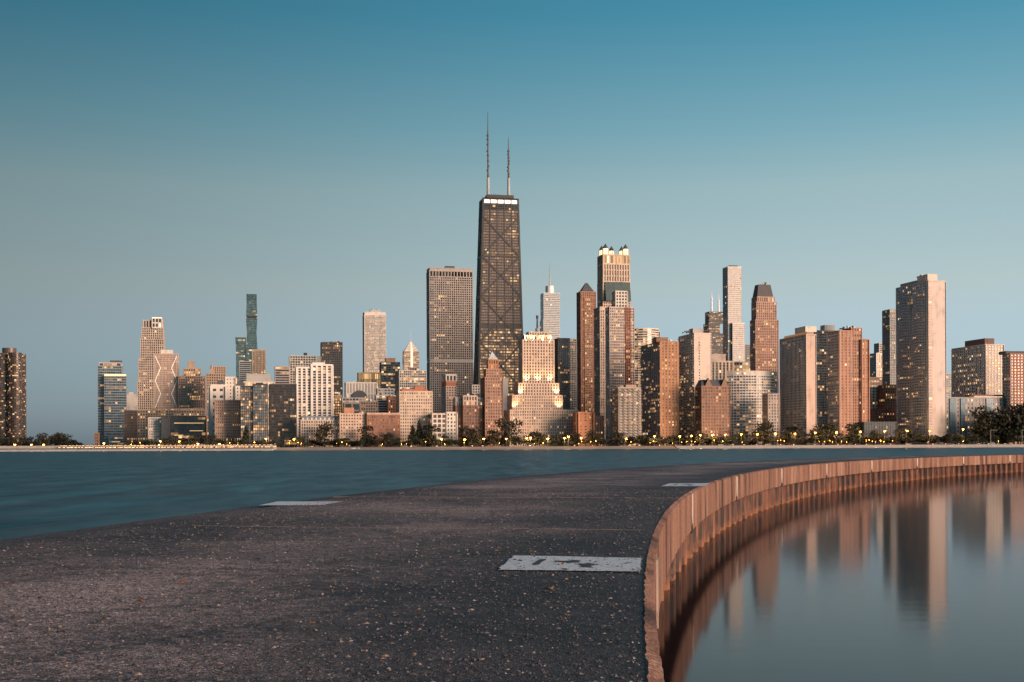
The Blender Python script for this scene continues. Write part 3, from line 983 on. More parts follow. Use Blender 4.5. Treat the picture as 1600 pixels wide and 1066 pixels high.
for side in (0, 1):
    br_ = b.part('zigzag_bracing', True)
    xs_ = (242.5, 251) if side == 0 else (276.5, 268)
    ys_ = [556, 575, 595, 615, 637]
    for k in range(4):
        xA, xB = (xs_[0], xs_[1]) if k % 2 == 0 else (xs_[1], xs_[0])
        p, q = Vector((b.xs(xA, 0), -.45, b.z(ys_[k], 260))), Vector((b.xs(xB, 0), -.45, b.z(ys_[k + 1], 260)))
        up = (q - p).normalized(); nr = Vector((0, -1, 0)); bar(br_, p, q, up.cross(nr).normalized(), nr, 0.55, .35, wall((.8, .78, .74)))
b.done()
b = B('apartment_tower', 'brown brick tower with two stepped tiers and chimney block', 279, 320, 588, 1750, D=26)
s1 = SG(wall((.30, .20, .15)), glass(.2), fh=3.3, bay=2.8, pw=1.2, sh=1.2)
b.t(279, 320, 588, None, s1); b.t(287, 313, 576, 588, SG(TAN, G3, fh=4, bay=3, pw=1.2), 4, 15); b.t(293.5, 304, 565, 576, SG(TAN, G0, mode='plain'), 6, 9); b.done()
b = B('apartment_tower', 'tan tower with thin pointed corner turret', 323, 352, 573, 1700, D=24)
b.t(323, 352, 584, None, SG(TAN, G2, fh=3.5, bay=3, pw=1.2)); b.t(335, 352, 573, 584, SG(TAN, G1, fh=3.5, bay=3, pw=1.3), 2, 14)
b.pbox('turret', 328.5, 334, 576, 584.3, TAN, 1, 5)
b.part('spire').cyl(b.xs(331, 3), 3.5, b.z(576, 331), b.z(565.5, 331), 2.4, .1, TAN, 8); b.done()
# curved glass skyscraper
b = B('skyscraper', 'slender teal glass skyscraper of swelling stacked volumes with dark band', 385, 403, 459, 3000, D=26)
def fr(xa, xb, xa2, xb2, yb, yt, inset, dp, st):
    v = Vector
    z0, z1 = b.z(yb, 394, inset), b.z(yt, 394, inset)
    q = [b.xs(xa, inset), b.xs(xb, inset), b.xs(xa2, inset), b.xs(xb2, inset)]
    A = [v((q[0], inset, z0)), v((q[1], inset, z0)), v((q[3], inset, z1)), v((q[2], inset, z1))]
    Bk = [p + v((0, dp, 0)) for p in A]
    facade(b.wa, b.ga, A[0], A[1], A[2], A[3], st, b.rng); facade(b.wa, b.ga, Bk[0], A[0], A[3], Bk[3], st, b.rng); facade(b.wa, b.ga, A[1], Bk[1], Bk[2], A[2], st, b.rng)
    b.wa.poly([Bk[1], Bk[0], Bk[3], Bk[2]], st.w); b.wa.poly([A[3], A[2], Bk[2], Bk[3]], st.w)
sv_ = SG(wall((.10, .15, .16), .3), GT, fh=4, bay=3, pw=.2, sh=.8, mode='glass', proud=.15)
fr(386, 401.5, 385, 402.5, 700, 546, 0, 26, sv_); fr(385, 402.5, 386.5, 401, 546, 520, 0, 26, sv_); fr(386.5, 401, 385, 402.5, 520, 498, 0, 26, sv_)
fr(386, 401.5, 386, 401.5, 498, 493, 1, 24, SG(BLACK, G0, mode='plain'))
fr(385, 402.5, 386, 401.5, 493, 469, 0, 26, sv_); fr(386, 401.5, 386, 401.5, 469, 459.5, 0, 26, SG(wall((.06, .13, .14), .3), GT, mode='glass', fh=4, bay=3, pw=.2, sh=.3))
fr(368.5, 384.5, 369, 384.7, 700, 550, 2, 24, sv_); fr(369, 384.7, 368, 384.7, 550, 527.5, 2, 24, sv_)
b.done()
b = B('apartment_tower', 'tan ribbed tower with rounded face beside the teal skyscraper', 395, 415, 547, 2300, D=22)
b.t(395, 415, 547, None, SG(wall((.46, .34, .24)), G1, fh=3.2, bay=2.4, pw=1.3, sh=.5, mode='fins', proud=.8)); b.done()
b = B('apartment_block', 'white banded block below the teal glass skyscraper', 374, 392, 565, 2200, D=22)
b.t(374, 392, 565, None, SG(PALE, G1, fh=3.4, mode='strip', sh=1.6)); b.done()
b = B('hotel_building', 'pale stone building with two rounded mansard roof pavilions', 329, 384, 606, 1480, D=26)
b.t(329, 352, 604, None, SG(PALE, G0, fh=8, bay=7, pw=4, sh=5)); b.t(352.3, 368, 590, None, SG(PALE, G1, fh=4, bay=4, pw=2.6, sh=2.4), 2, 20); b.t(368.3, 384, 604, None, SG(PALE, G1, fh=4, bay=4, pw=2.2, sh=2.2))
for xa_, xb_ in ((337, 352), (368, 383)):
    rf = b.part('mansard_roof', True)
    q0, q1 = b.xs(xa_, 0), b.xs(xb_, 0); z0, z1 = b.z(603, 350), b.z(594, 350)
    rf.hexa([(q0, .5, z0), (q1, .5, z0), (q1, 12, z0), (q0, 12, z0)], [(q0 + 2.5, 3, z1), (q1 - 2.5, 3, z1), (q1 - 2.5, 9, z1), (q0 + 2.5, 9, z1)], SLATE)
b.done()
b = B('apartment_block', 'pink brown block with arched lit base below mansard pavilions', 336, 376, 626, 1420, D=18, short='the pink brown block with lit base')
b.t(336, 376, 626, 684, SG(wall((.36, .25, .20)), G1, fh=3.1, bay=2.3, pw=1.3, sh=1.6)); b.t(336, 376, 684, None, SG(TAN, GHOT, fh=9, bay=2.3, pw=1.2, sh=1)); b.done()
b = B('office_block', 'wide plain white block with lit lower band behind black towers', 377, 429, 585, 1750, D=30)
b.t(377, 429, 597, None, SG(PALE, GHOT, fh=5, bay=3, pw=.8)); b.t(385, 423, 585, 597, SG(GREY, G0, mode='plain'), 3, 22); b.done()
b = B('apartment_tower', 'black steel framed glass tower with many pale blinds', 376, 394.6, 604, 1400, D=24, short='the black framed glass tower')
mies = SG(BLACK, glass(.28, (0.12, .13, .14), rough=.08), fh=3.1, bay=2.1, pw=.35, sh=.6, mode='glass', proud=.25)
b.t(376, 394.6, 604, None, mies); b.done()
b = B('apartment_tower', 'twin black steel framed glass tower, a little taller', 395.4, 418, 601, 1400, D=24, short='the black framed glass tower')
b.t(395.4, 418, 601, None, mies); b.pbox('penthouse', 400, 411, 598, 601.3, BLACK, 5, 10); b.done()
b = B('apartment_tower', 'dark brown black glass tower beside the white finned tower', 421, 463, 601, 1420, D=26, short='the dark brown glass tower')
b.t(421, 463, 601, None, SG(BLACK, glass(.12, (.035, .025, .02)), fh=3.1, bay=2.2, pw=.3, sh=.8, mode='glass', proud=.25)); b.done()
b = B('office_block', 'grey pink gridded block behind the white finned tower', 428, 452, 574, 1900, D=24)
b.t(430, 452, 573, None, SG(wall((.38, .31, .28)), G1, fh=3.6, mode='strip', sh=1.4)); b.done()
b = B('office_block', 'white gridded slab behind the white finned tower', 453, 502, 556, 1950, D=26)
b.t(453, 494, 556, None, SG(PALE, glass(.1, (.06, .05, .045)), fh=3.8, bay=4, pw=1.0, sh=1.2)); b.t(494.3, 502, 557, None, SG(GREY, G0, mode='plain'), 2, 20); b.pbox('penthouse', 475, 480, 551, 556.5, DARKROOF, 4, 8); b.done()
b = B('apartment_tower', 'white tower of tall concrete fins with dark brown windows', 464, 519, 572, 1480, D=28, short='the white finned tower')
fin = SG(wall((.66, .60, .55)), glass(.14, (.05, .032, .025)), fh=3.2, bay=6.2, pw=2.4, sh=.8, mode='fins', proud=.9)
b.t(464, 486.5, 574.5, None, fin, 1.0); b.t(487, 519, 570, None, fin, 0); b.pbox('penthouse', 488, 508, 566, 570.4, wall((.66, .60, .55)), .6, 12)
b.done()
b = B('office_tower', 'dark brown gridded tower with rooftop masts and scattered lit windows', 503, 535, 535, 2000, D=28)
b.t(503, 535, 535, None, SG(wall((.16, .125, .105)), glass(.17), fh=3.5, bay=2.8, pw=.8, sh=1.2)); b.roof_kit(510, 532, 535, 4, 8); b.done()
b = B('hotel_building', 'ornate pale hotel with grey mansard roof close to the beach', 470, 531, 656, 1398, D=24, short='the mansard roofed hotel')
b.t(470, 531, 657, None, SG(wall((.44, .35, .30)), G2, fh=3.4, bay=2.7, pw=1.2, sh=1.2))
q0, q1 = b.xs(470, 0), b.xs(531, 0); z0, z1 = b.z(656.5, 500), b.z(650, 500)
b.part('mansard_roof').hexa([(q0, 0, z0), (q1, 0, z0), (q1, 20, z0), (q0, 20, z0)], [(q0 + 1, 2, z1), (q1 - 1, 2, z1), (q1 - 1, 18, z1), (q0 + 1, 18, z1)], wall((.16, .18, .20)))
for k in range(9):
    x = q0 + (q1 - q0) * (k + .5) / 9
    b.part('dormer', True).box(x - .8, x + .8, .1, 3, z0 + .2, z0 + 2.6, PALE)
b.done()
# ---- centre left
b = B('skyscraper', 'distant white skyscraper of thin vertical strips with glowing windows', 570, 603, 488, 3250, D=45)
b.t(570, 603, 492, None, SG(wall((.55, .50, .46)), glass(.45, (.07, .055, .045), power=.7), fh=4, bay=3.0, pw=1.3, sh=.9, mode='fins', proud=.7))
b.t(570, 603, 487.5, 492, SG(wall((.55, .50, .46)), G0, mode='plain')); b.pbox('penthouse', 579, 594, 484, 487.8, GREY, 8, 20); b.roof_kit(579, 594, 484, 9, 10); b.done()
b = B('office_tower', 'dark blue glass block with scattered yellow lit offices', 596, 625, 565, 2300, D=30)
b.t(596, 625, 566, None, SG(wall((.035, .05, .06), .4), glass(.3, (.02, .035, .045)), fh=3.9, bay=4.2, pw=.3, sh=.8, mode='glass')); b.t(603, 618, 560, 566, SG(BROWN, G0, mode='plain'), 3, 16); b.done()
b = B('skyscraper', 'distant skyscraper with glowing diamond pyramid top and needle spire', 632, 655, 549, 3000, D=33)
s1 = SG(wall((.46, .38, .33)), glass(.5, (.1, .07, .05), power=.8), fh=4, bay=3.4, pw=.5, sh=1.8, mode='strip')
b.t(632, 655, 549, None, s1)
q0, q1 = b.xs(632, 0), b.xs(655, 0); zb, zt = b.z(549, 643), b.z(531, 643); mx, my = (q0 + q1) / 2, 16.5
py_ = b.part('pyramid_crown'); pm = wall((.70, .60, .52), .35)
cr = [Vector((q0, 0, zb)), Vector((q1, 0, zb)), Vector((q1, 33, zb)), Vector((q0, 33, zb))]; ap = Vector((mx, my, zt)); nst = 9
for k in range(4):
    for j in range(nst):
        f0, f1 = j / nst, (j + .8) / nst
        A0, A1 = cr[k].lerp(ap, f0), cr[(k + 1) % 4].lerp(ap, f0); B0, B1 = cr[k].lerp(ap, f1), cr[(k + 1) % 4].lerp(ap, f1)
        py_.poly([A0, A1, B1, B0], pm)
        nx_ = (j + 1) / nst; py_.poly([B0, B1, cr[(k + 1) % 4].lerp(ap, nx_), cr[k].lerp(ap, nx_)], DARKROOF if j % 2 else pm)
vv = b.part('lit_spine'); vv.hexa([(mx - 2.6, -.6, b.z(574, 643)), (mx + 2.6, -.6, b.z(574, 643)), (mx + 2.6, 1, b.z(574, 643)), (mx - 2.6, 1, b.z(574, 643))],
    [(mx - 2.6, -.6, zb), (mx + 2.6, -.6, zb), (mx + 2.6, 1, zb), (mx - 2.6, 1, zb)], emit((1.0, .8, .58), .55))
vv.hexa([(mx - 2.6, -.6, zb), (mx + 2.6, -.6, zb), (mx + 2.6, 1, zb), (mx - 2.6, 1, zb)], [(mx - .4, 14.5, zt - 2), (mx + .4, 14.5, zt - 2), (mx + .4, 15.5, zt - 2), (mx - .4, 15.5, zt - 2)], emit((1.0, .8, .58), .55))
b.part('spire').cyl(mx, my, zt - 1, b.z(515, 643, 16), .9, .2, PALE, 6); b.done()
b = B('hotel_building', 'pale glazed block with lit top storey below the diamond tower', 624, 666, 579, 1800, xl=618)
b.t(624, 666, 579, None, SG(PALE, glass(.35, (.12, .10, .09)), fh=3.4, bay=3, pw=.6, sh=.9, mode='glass'), st_side=SG(GREY, G0, fh=3.4, bay=3, pw=.6, sh=1)); b.t(640, 651, 574.5, 579, SG(TAN, GHOT, fh=5, bay=3), 2, 10); b.done()
b = B('hall_building', 'golden floodlit colonnaded building among rooftops', 561, 594, 583, 1900, D=20)
b.t(561, 594, 583, None, SG(wall((.5, .36, .2)), GHOT, fh=9, bay=2.6, pw=1.2, sh=1.2, mode='fins', proud=.8))
b.done()
b = B('museum_building', 'pale grey windowless block with ribbed wall among rooftops', 541, 588, 598, 1750, D=24)
b.t(541, 588, 598, None, SG(PALE, glass(.02, (.3, .28, .26)), fh=14, bay=4, pw=2.4, sh=2, proud=.5)); b.roof_kit(545, 585, 598, 4, 6); b.done()
b = B('hall_building', 'low dark barrel vaulted roof hall among rooftops', 549, 574, 622, 1650, D=20)
v0, v1, zz0 = b.xs(549, 0), b.xs(574, 0), b.z(622, 560)
b.t(549, 574, 622, None, SG(BROWN, G2, fh=3.4, bay=3)); arc = [(v0 + (v1 - v0) * (1 - math.cos(math.pi * k / 10)) / 2, zz0 + (b.z(610, 560) - zz0) * math.sin(math.pi * k / 10)) for k in range(11)]
vr = b.part('vaulted_roof')
for (xA, zA), (xB, zB) in zip(arc[:-1], arc[1:]): vr.poly([(xA, 0, zA), (xB, 0, zB), (xB, 20, zB), (xA, 20, zA)], SLATE)
vr.poly([(x, 0, z) for x, z in reversed(arc)], SLATE); b.done()
for nm, lb, x0, x1, yt, dd_, st in (
    ('office_block', 'grey banded block with dark window bays among rooftops', 535, 576, 622, 1560, SG(GREY, G2, fh=3.6, bay=4, pw=1.0, sh=1.3)),
    ('office_block', 'brown block with two dark square openings behind pink hotel', 538, 562, 630, 1500, SG(wall((.3, .24, .2)), G0, fh=9, bay=8, pw=1.6, sh=2)),
    ('apartment_block', 'white block of horizontal bands behind the brick block', 588, 606, 618, 1560, SG(PALE, G1, fh=3.0, mode='strip', sh=1.5)),
    ('apartment_block', 'small red brown block with lit windows beside banded block', 606.5, 624, 620, 1540, SG(BRICK, G3, fh=3.4, bay=3, pw=1.2, sh=1.4)),
    ('office_block', 'grey gabled rooftop block in front of dark blue glass block', 590, 615, 608, 1700, SG(GREY, G1, fh=3.6, bay=4, pw=1.5, sh=2)),
    ('office_block', 'lit narrow block under the dark brown gridded tower', 520, 534, 618, 1580, SG(TAN, GHOT, fh=3.4, bay=3, pw=.8)),
    ('apartment_block', 'low lit brown block behind the mansard roofed hotel', 560, 590, 628, 1520, SG(wall((.28, .2, .16)), G2, fh=3.3, bay=3, pw=1))):
    b = B(nm, lb, x0, x1, yt, dd_, D=16); b.t(x0, x1, yt, None, st); b.roof_kit(x0 + 2, x1 - 4, yt, 3, 3); b.done()
b = B('apartment_block', 'pink stone block with regular dark windows and red penthouse', 531, 573, 647, 1400, D=22, short='the pink stone block')
b.t(531, 573, 647, None, SG(wall((.50, .36, .28)), glass(.14, (.07, .05, .04)), fh=3.4, bay=2.9, pw=1.5, sh=1.7)); b.pbox('penthouse', 537, 553, 637, 647.5, wall((.42, .2, .12)), 4, 9); b.roof_kit(555, 570, 647, 3, 4); b.done()
b = B('hotel_building', 'dark red brick hotel block with pale paired windows', 573.5, 624, 647, 1402, D=22, short='the dark red brick block')
b.t(573.5, 624, 649, None, SG(BRICK, glass(.2, (.17, .14, .12)), fh=3.4, bay=2.4, pw=.9, sh=1.5)); b.t(573.5, 624, 646, 649, SG(PINK, G0, mode='plain'), .3, 20); b.done()
b = B('hotel_building', 'large pale pink hotel block with red roof penthouses', 624.5, 675, 611, 1410, D=28, short='the large pale pink hotel')
b.t(624.5, 675, 612, None, SG(wall((.52, .40, .32)), glass(.16, (.13, .10, .08)), fh=3.6, bay=2.6, pw=1.2, sh=1.6)); b.pbox('penthouse', 628, 668, 607.5, 612.3, wall((.34, .14, .08)), 3, 18)
b.pbox('penthouse', 648, 664, 603.5, 607.6, wall((.34, .14, .08)), 6, 8); b.roof_kit(626, 672, 608, 5, 8); b.done()
b = B('clubhouse', 'low white pilastered building with red cornice by tall trees', 675.5, 713, 646, 1400, D=20, short='the white pilastered building')
b.t(675.5, 697, 647, None, SG(wall((.6, .52, .46)), glass(.1, (.08, .065, .055)), fh=5, bay=4.6, pw=1.4, sh=1.6)); b.t(697.3, 713, 645, None, SG(PALE, G1, fh=4, bay=4, pw=2, sh=2)); b.pbox('cornice', 675.5, 697, 645.5, 647.2, BRICK, -.5, 6); b.done()
# grey gridded tower
b = B('skyscraper', 'tall broad grey gridded skyscraper with dark louvre row under roof', 672, 739, 418, 1950, D=30)
sgr = SG(wall((.34, .31, .29)), glass(.09, (.05, .038, .032)), fh=3.5, bay=3.35, pw=1.15, sh=1.15, proud=.5)
b.t(672, 739, 566, None, sgr); b.t(672, 739, 561.5, 566, SG(wall((.42, .39, .37)), G0, mode='plain'), -.5, 30.5); b.t(672, 739, 432, 561.5, sgr)
b.t(672, 739, 423, 432, SG(wall((.34, .31, .29)), glass(0.001, (.012, .012, .012)), fh=9, bay=4.6, pw=1.4, sh=1.2, proud=.6)); b.t(672, 739, 418.5, 423, SG(wall((.34, .31, .29)), G0, mode='plain'))
b.pbox('penthouse', 697, 711, 415, 418.7, DARKROOF, 8, 14); b.done()
b = B('apartment_tower', 'slim pale tower with rust red band before grey gridded skyscraper', 697, 713, 586, 1650, xl=690)
b.t(697, 713, 604, None, SG(PINK, G1, fh=3.3, bay=3, pw=1.4, sh=1.4), st_side=SG(GREY, G0, fh=3.3, bay=4, pw=2.2, sh=1.6)); b.t(697, 713, 596, 604, SG(wall((.36, .13, .07)), G0, mode='plain')); b.t(697, 713, 586, 596, SG(PALE, G1, fh=9, bay=4, pw=1.5, sh=2)); b.done()
b = B('apartment_block', 'small white block at foot of black braced skyscraper', 738, 754, 602, 1640, D=14)
b.t(738, 754, 602, None, SG(PALE, G1, fh=3.5, bay=3.2, pw=1.4, sh=1.4)); b.done()
b = B('apartment_block', 'dark brown winged block with pale ornate attic', 724, 753, 618, 1420, D=22, short='the dark brown winged block')
sb = SG(wall((.20, .105, .075)), glass(.16, (.10, .08, .07)), fh=3.4, bay=2.8, pw=1.2, sh=1.5)
b.t(712, 723.5, 634, None, sb, 6, 16); b.t(724, 745, 634, None, sb); b.t(745.5, 754, 634, None, sb, 6, 16)
b.t(724, 745, 619, 634, SG(PINK, G2, fh=4.5, bay=3, pw=1.4, sh=1.6)); b.t(712, 723.5, 622, 634, SG(GREY, G1, fh=4.5, bay=3, pw=1.4), 6, 16); b.t(745.5, 754, 622, 634, SG(GREY, G1, fh=4.5, bay=3, pw=1.4), 6, 16); b.roof_kit(722, 750, 619, 6, 7); b.done()
b = B('apartment_tower', 'slim brown brick tower with lantern and pale pyramid roof', 758, 785, 576, 1425, xl=751, short='the slim brown brick tower')
sb = SG(wall((.32, .18, .13)), glass(.22, (.11, .085, .07)), fh=3.5, bay=2.9, pw=1.2, sh=1.5)
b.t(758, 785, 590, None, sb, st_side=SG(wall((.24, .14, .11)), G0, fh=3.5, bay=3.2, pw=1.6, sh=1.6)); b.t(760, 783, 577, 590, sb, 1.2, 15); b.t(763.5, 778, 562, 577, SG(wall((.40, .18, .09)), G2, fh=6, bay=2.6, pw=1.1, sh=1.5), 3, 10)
q0, q1, z0 = b.xs(762.5, 3), b.xs(779, 3), b.z(562, 770); mx = (q0 + q1) / 2; hw_ = (q1 - q0) / 2
rp = b.part('pyramid_roof'); ap = (mx, 3 + hw_, b.z(548, 770)); cs = [(q0, 2.6, z0), (q1, 2.6, z0), (q1, 2.6 + 2 * hw_, z0), (q0, 2.6 + 2 * hw_, z0)]
for k in range(4): rp.poly([cs[k], cs[(k + 1) % 4], ap], wall((.46, .48, .48), .5))
b.part('finial').cyl(ap[0], ap[1], ap[2] - 1, b.z(544.5, 770), .4, .15, BRICK, 6); b.done()
b = B('apartment_tower', 'narrow white slab tower between brick tower and stepped floodlit tower', 786, 794, 592, 1640, D=14)
b.t(786, 794, 592, None, SG(PALE, G0, mode='plain')); b.done()

# ---- the black braced tower
b = B('skyscraper', 'tall black tapering skyscraper with X bracing and two roof antennas', 745, 821, 308, 1769, D=42)
dH = 1769.0
def hp(xL, xR, y, dp, ins):
    z_ = b.z(y, 780, ins)
    return Vector((b.xs(xL, ins), ins, z_)), Vector((b.xs(xR, ins), ins, z_)), dp
A0, A1, dp0 = hp(745, 821, 697, 42, 0); T0, T1, dp1 = hp(756.5, 810.5, 308, 28, 7)
A0.z = A1.z = 0.0
steel = wall((.022, .018, .017), .45)
hs = SG(steel, glass(.16, (.21, .15, .125), power=.8, rough=.2), fh=3.9, bay=2.4, pw=.22, sh=1.5, mode='glass', proud=.28)
hs2 = SG(steel, glass(.62, (.14, .10, .085), power=.95, rough=.2), fh=3.9, bay=2.4, pw=.22, sh=1.5, mode='glass', proud=.28)
hside = SG(steel, glass(.06, (.02, .02, .022)), fh=3.7, bay=2.2, pw=.5, sh=1.3, mode='glass', proud=.3)
A2, A3 = A1 + Vector((0, dp0, 0)), A0 + Vector((0, dp0, 0)); T2, T3 = T1 + Vector((0, dp1, 0)), T0 + Vector((0, dp1, 0))
def lv(p, q, y): 
    f = (b.z(y, 780, 3) - p.z) / (q.z - p.z)
    return p.lerp(q, max(0, min(1, f)))
bands = [(699.5, 512, hs2), (512, 505, SG(steel, G0, mode='plain')), (505, 326, hs), (326, 318, SG(steel, glass(.02, (.03, .028, .028)), fh=4, bay=1.9, pw=.3, sh=1.0, mode='glass')), (318, 315.5, SG(steel, G0, mode='plain')), (315.5, 310, SG(emit((1.0, .95, .88), .7), G0, mode='plain')), (310, 308, SG(steel, G0, mode='plain'))]
for (yb_, yt_, st) in bands:
    L0, R0 = lv(A0, T0, yb_), lv(A1, T1, yb_); L1, R1 = lv(A0, T0, yt_), lv(A1, T1, yt_); K0, K1 = lv(A3, T3, yb_), lv(A3, T3, yt_); J0, J1 = lv(A2, T2, yb_), lv(A2, T2, yt_)
    acc = b.part('lit_crown_band') if yt_ == 310 else b.wa
    facade(acc, b.ga, L0, R0, R1, L1, st, b.rng); stt = hside if st.mode == 'glass' else SG(steel, G0, mode='plain')
    facade(b.wa, b.ga, K0, L0, L1, K1, stt, b.rng); facade(b.wa, b.ga, R0, J0, J1, R1, stt, b.rng)
    b.wa.poly([J0, K0, K1, J1], steel)
b.wa.poly([T0, T1, T2, T3], DARKROOF)
nf = (A1 - A0).normalized().cross((T0 - A0).normalized()).normalized(); nl = (A0 - A3).normalized().cross((T3 - A3).normalized()).normalized()
xb = b.part('cross_bracing')
ylev = [699.5, 612, 534, 462, 399, 337]
for (P0, P1, Q0, Q1, nr) in ((A0, A1, T0, T1, nf), (A3, A0, T3, T0, nl)):
    for ya_, yb_ in zip(ylev[:-1], ylev[1:]):
        a0, a1, b0, b1 = lv(P0, Q0, ya_), lv(P1, Q1, ya_), lv(P0, Q0, yb_), lv(P1, Q1, yb_)
        for p, q in ((a0, b1), (a1, b0)):
            bar(xb, p + nr * .25, q + nr * .25, (q - p).normalized().cross(nr).normalized(), nr, 1.15, .6, steel)
        bar(xb, a0 + nr * .25, a1 + nr * .25, (Q0 - P0).normalized(), nr, 1.0, .4, steel)
cl = b.part('column')
for k in range(6):
    f = k / 5
    bar(cl, A0.lerp(A1, f), T0.lerp(T1, f), (A1 - A0).normalized(), nf, .6 if 0 < k < 5 else 1.3, .62, steel)
for k in range(4):
    f = k / 3
    bar(cl, A3.lerp(A0, f), T3.lerp(T0, f), (A0 - A3).normalized(), nl, .8, .6, steel)
zr = T0.z
b.pbox('penthouse', 762, 804, 303, 308.2, BLACK, 12, 14)
rk = b.part('roof_rail'); 
for k in range(14):
    x = b.xs(763, 13) + (b.xs(803, 13) - b.xs(763, 13)) * k / 13
    rk.box(x - .15, x + .15, 13, 13.3, b.z(303, 780), b.z(303, 780) + 2 + 2.5 * b.rng.random(), BLACK)
for (xp, y0_, y1_, y2_, y3_) in ((764, 300, 277, 204, 174), (796, 300, 276, 230, 212)):
    an = b.part('antenna', True); X_ = b.xs(xp, 18); Z = lambda y: b.z(y, xp, 18)
    an.cyl(X_, 18, Z(303.2), Z(y1_), 2.1, 1.9, wall((.36, .36, .37)), 10); an.cyl(X_, 18, Z(y1_), Z(y2_), 1.25, .9, wall((.10, .09, .09)), 8); an.cyl(X_, 18, Z(y2_), Z(y3_), .7, .35, wall((.10, .09, .09)), 6)
    for k in range(9):
        yy = y1_ + (y2_ - y1_) * (k + .3 * b.rng.random()) / 9; an.cyl(X_ + b.rng.uniform(-.6, .6), 18, Z(yy), Z(yy - 2.5), 1.7, 1.6, wall((.10, .09, .09)), 8)
b.done()
# ---- floodlit stepped tower
b = B('skyscraper', 'floodlit limestone stepped tower with beacon mast over low wide base', 797, 902, 518, 1440, D=36, short='the floodlit stepped tower')
pl = wall((.50, .37, .29)); sp = SG(pl, glass(.14, (.10, .075, .06)), fh=3.5, bay=2.7, pw=1.4, sh=1.5, proud=.4)
spv = SG(pl, glass(.12, (.08, .06, .05)), fh=3.5, bay=3.2, pw=1.7, sh=1.3, proud=.7)
b.t(797, 902, 641, None, sp, 0, 34); b.t(801, 878, 618, 641, sp, 5, 28); b.t(811, 872, 599, 618, spv, 8, 24); b.t(817.5, 865, 531, 599, spv, 11, 20)
b.t(820.5, 861, 524, 531, SG(pl, G2, fh=9, bay=3.4, pw=1.6, sh=1.4, proud=.7), 12.5, 17); b.t(827, 855, 518.5, 524, SG(pl, G2, fh=5, bay=3, pw=1.6), 14, 14)
zc = b.z(519, 840); X_ = b.xs(840, 20)
ms = b.part('beacon_mast'); ms.cyl(X_, 20, zc, b.z(512, 840, 20), 2.6, 2.2, MIDG, 8); ms.cyl(X_, 20, b.z(512, 840, 20), b.z(497, 840, 20), 1.2, .9, BLACK, 8); ms.cyl(X_, 20, b.z(497, 840, 20), b.z(492, 840, 20), 1.5, 1.5, BLACK, 8)
for (xp, yb_, ins, yt_, pw_) in ((823, 598, 8.6, 560, 9), (841, 598, 8.6, 560, 9), (859, 598, 8.6, 560, 9), (813, 617, 5.6, 600, 8), (870, 617, 5.6, 600, 8), (804, 640, 1.5, 622, 8), (874, 640, 1.5, 622, 8), (822, 532, 10, 521, 5), (833, 532, 10, 521, 5), (848, 532, 10, 521, 5), (860, 532, 10, 521, 5)):
    xx = b.xs(xp, ins); b.flood(xx, ins - 1.2, b.z(yb_, xp, ins) + .8, (xx, ins + 3.6, b.z(yt_, xp, ins)), pw_ * 2300, .8)
b.done()
b = B('apartment_block', 'orange brick low block beside floodlit stepped tower', 903, 942, 645, 1420, D=20, short='the orange brick low block')
b.t(903, 926, 645, None, SG(wall((.42, .19, .10)), G1, fh=3.5, bay=6, pw=4, sh=2)); b.t(926.4, 942, 650, None, SG(BRICK, G2, fh=3.5, bay=3, pw=1.3, sh=1.5), 2, 16); b.done()
b = B('skyscraper', 'distant silver glass skyscraper with curved shoulders and thin spire', 850, 875, 447, 2830, D=34)
sv_ = SG(wall((.62, .60, .58), .3), glass(.06, (.25, .26, .27), rough=.15), fh=4, bay=3, pw=.3, sh=1.1, mode='strip', proud=.2)
b.t(849.5, 875, 500, None, sv_); b.t(850, 875, 458, 500, sv_, 1, 30)
X_ = b.xs(859.5, 15); b.part('core_drum').cyl(X_, 15, b.z(458.5, 860, 15), b.z(447, 860, 15), 9.5, 9.5, wall((.62, .60, .58), .3), 20); b.part('spire').cyl(X_, 15, b.z(447, 860, 15), b.z(409.5, 860, 15), 1.6, .3, GREY, 8); b.done()
b = B('apartment_tower', 'brown glass apartment tower right of floodlit stepped tower', 872, 890, 529, 1750, xl=866)
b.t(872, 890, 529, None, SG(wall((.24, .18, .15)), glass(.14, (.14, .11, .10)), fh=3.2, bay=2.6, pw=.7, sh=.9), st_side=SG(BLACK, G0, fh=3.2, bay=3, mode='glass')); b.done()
b = B('apartment_tower', 'narrow pale grey ribbed tower beside brown glass tower', 890.5, 901, 530, 1800, D=20)
b.t(890.5, 901, 530, None, SG(GREY, G1, fh=3.2, bay=2.4, pw=.9, sh=.9)); b.done()
b = B('skyscraper', 'slim orange brown skyscraper with small dark pyramid roof', 908, 931, 456, 1850, xl=902)
sbn = SG(wall((.33, .17, .11)), glass(.16, (.09, .06, .05)), fh=3.4, bay=2.9, pw=1.3, sh=1.0, proud=.6)
b.t(908, 931, 456, None, sbn, st_side=SG(wall((.22, .12, .09)), G1, fh=3.4, bay=3, pw=1.6, sh=1.2)); b.t(914, 926, 466, 700, SG(wall((.36, .19, .12)), glass(.3, (.12, .08, .06)), fh=3.4, bay=2.6, pw=.8, sh=1.0), -1.2, 1.0)
q0, q1, z0 = b.xs(909.5, 2), b.xs(929.5, 2), b.z(455.5, 918); mx, hw_ = (q0 + q1) / 2, (q1 - q0) / 2; cs = [(q0, 2, z0), (q1, 2, z0), (q1, 2 + 2 * hw_, z0), (q0, 2 + 2 * hw_, z0)]; zt = b.z(442, 918, 10)
hip = [(mx - 1.5, 2 + hw_ - 1.5, zt), (mx + 1.5, 2 + hw_ - 1.5, zt), (mx + 1.5, 2 + hw_ + 1.5, zt), (mx - 1.5, 2 + hw_ + 1.5, zt)]
b.part('pyramid_roof').hexa(cs, hip, SLATE); b.roof_kit(910, 928, 456, 1, 4); b.done()
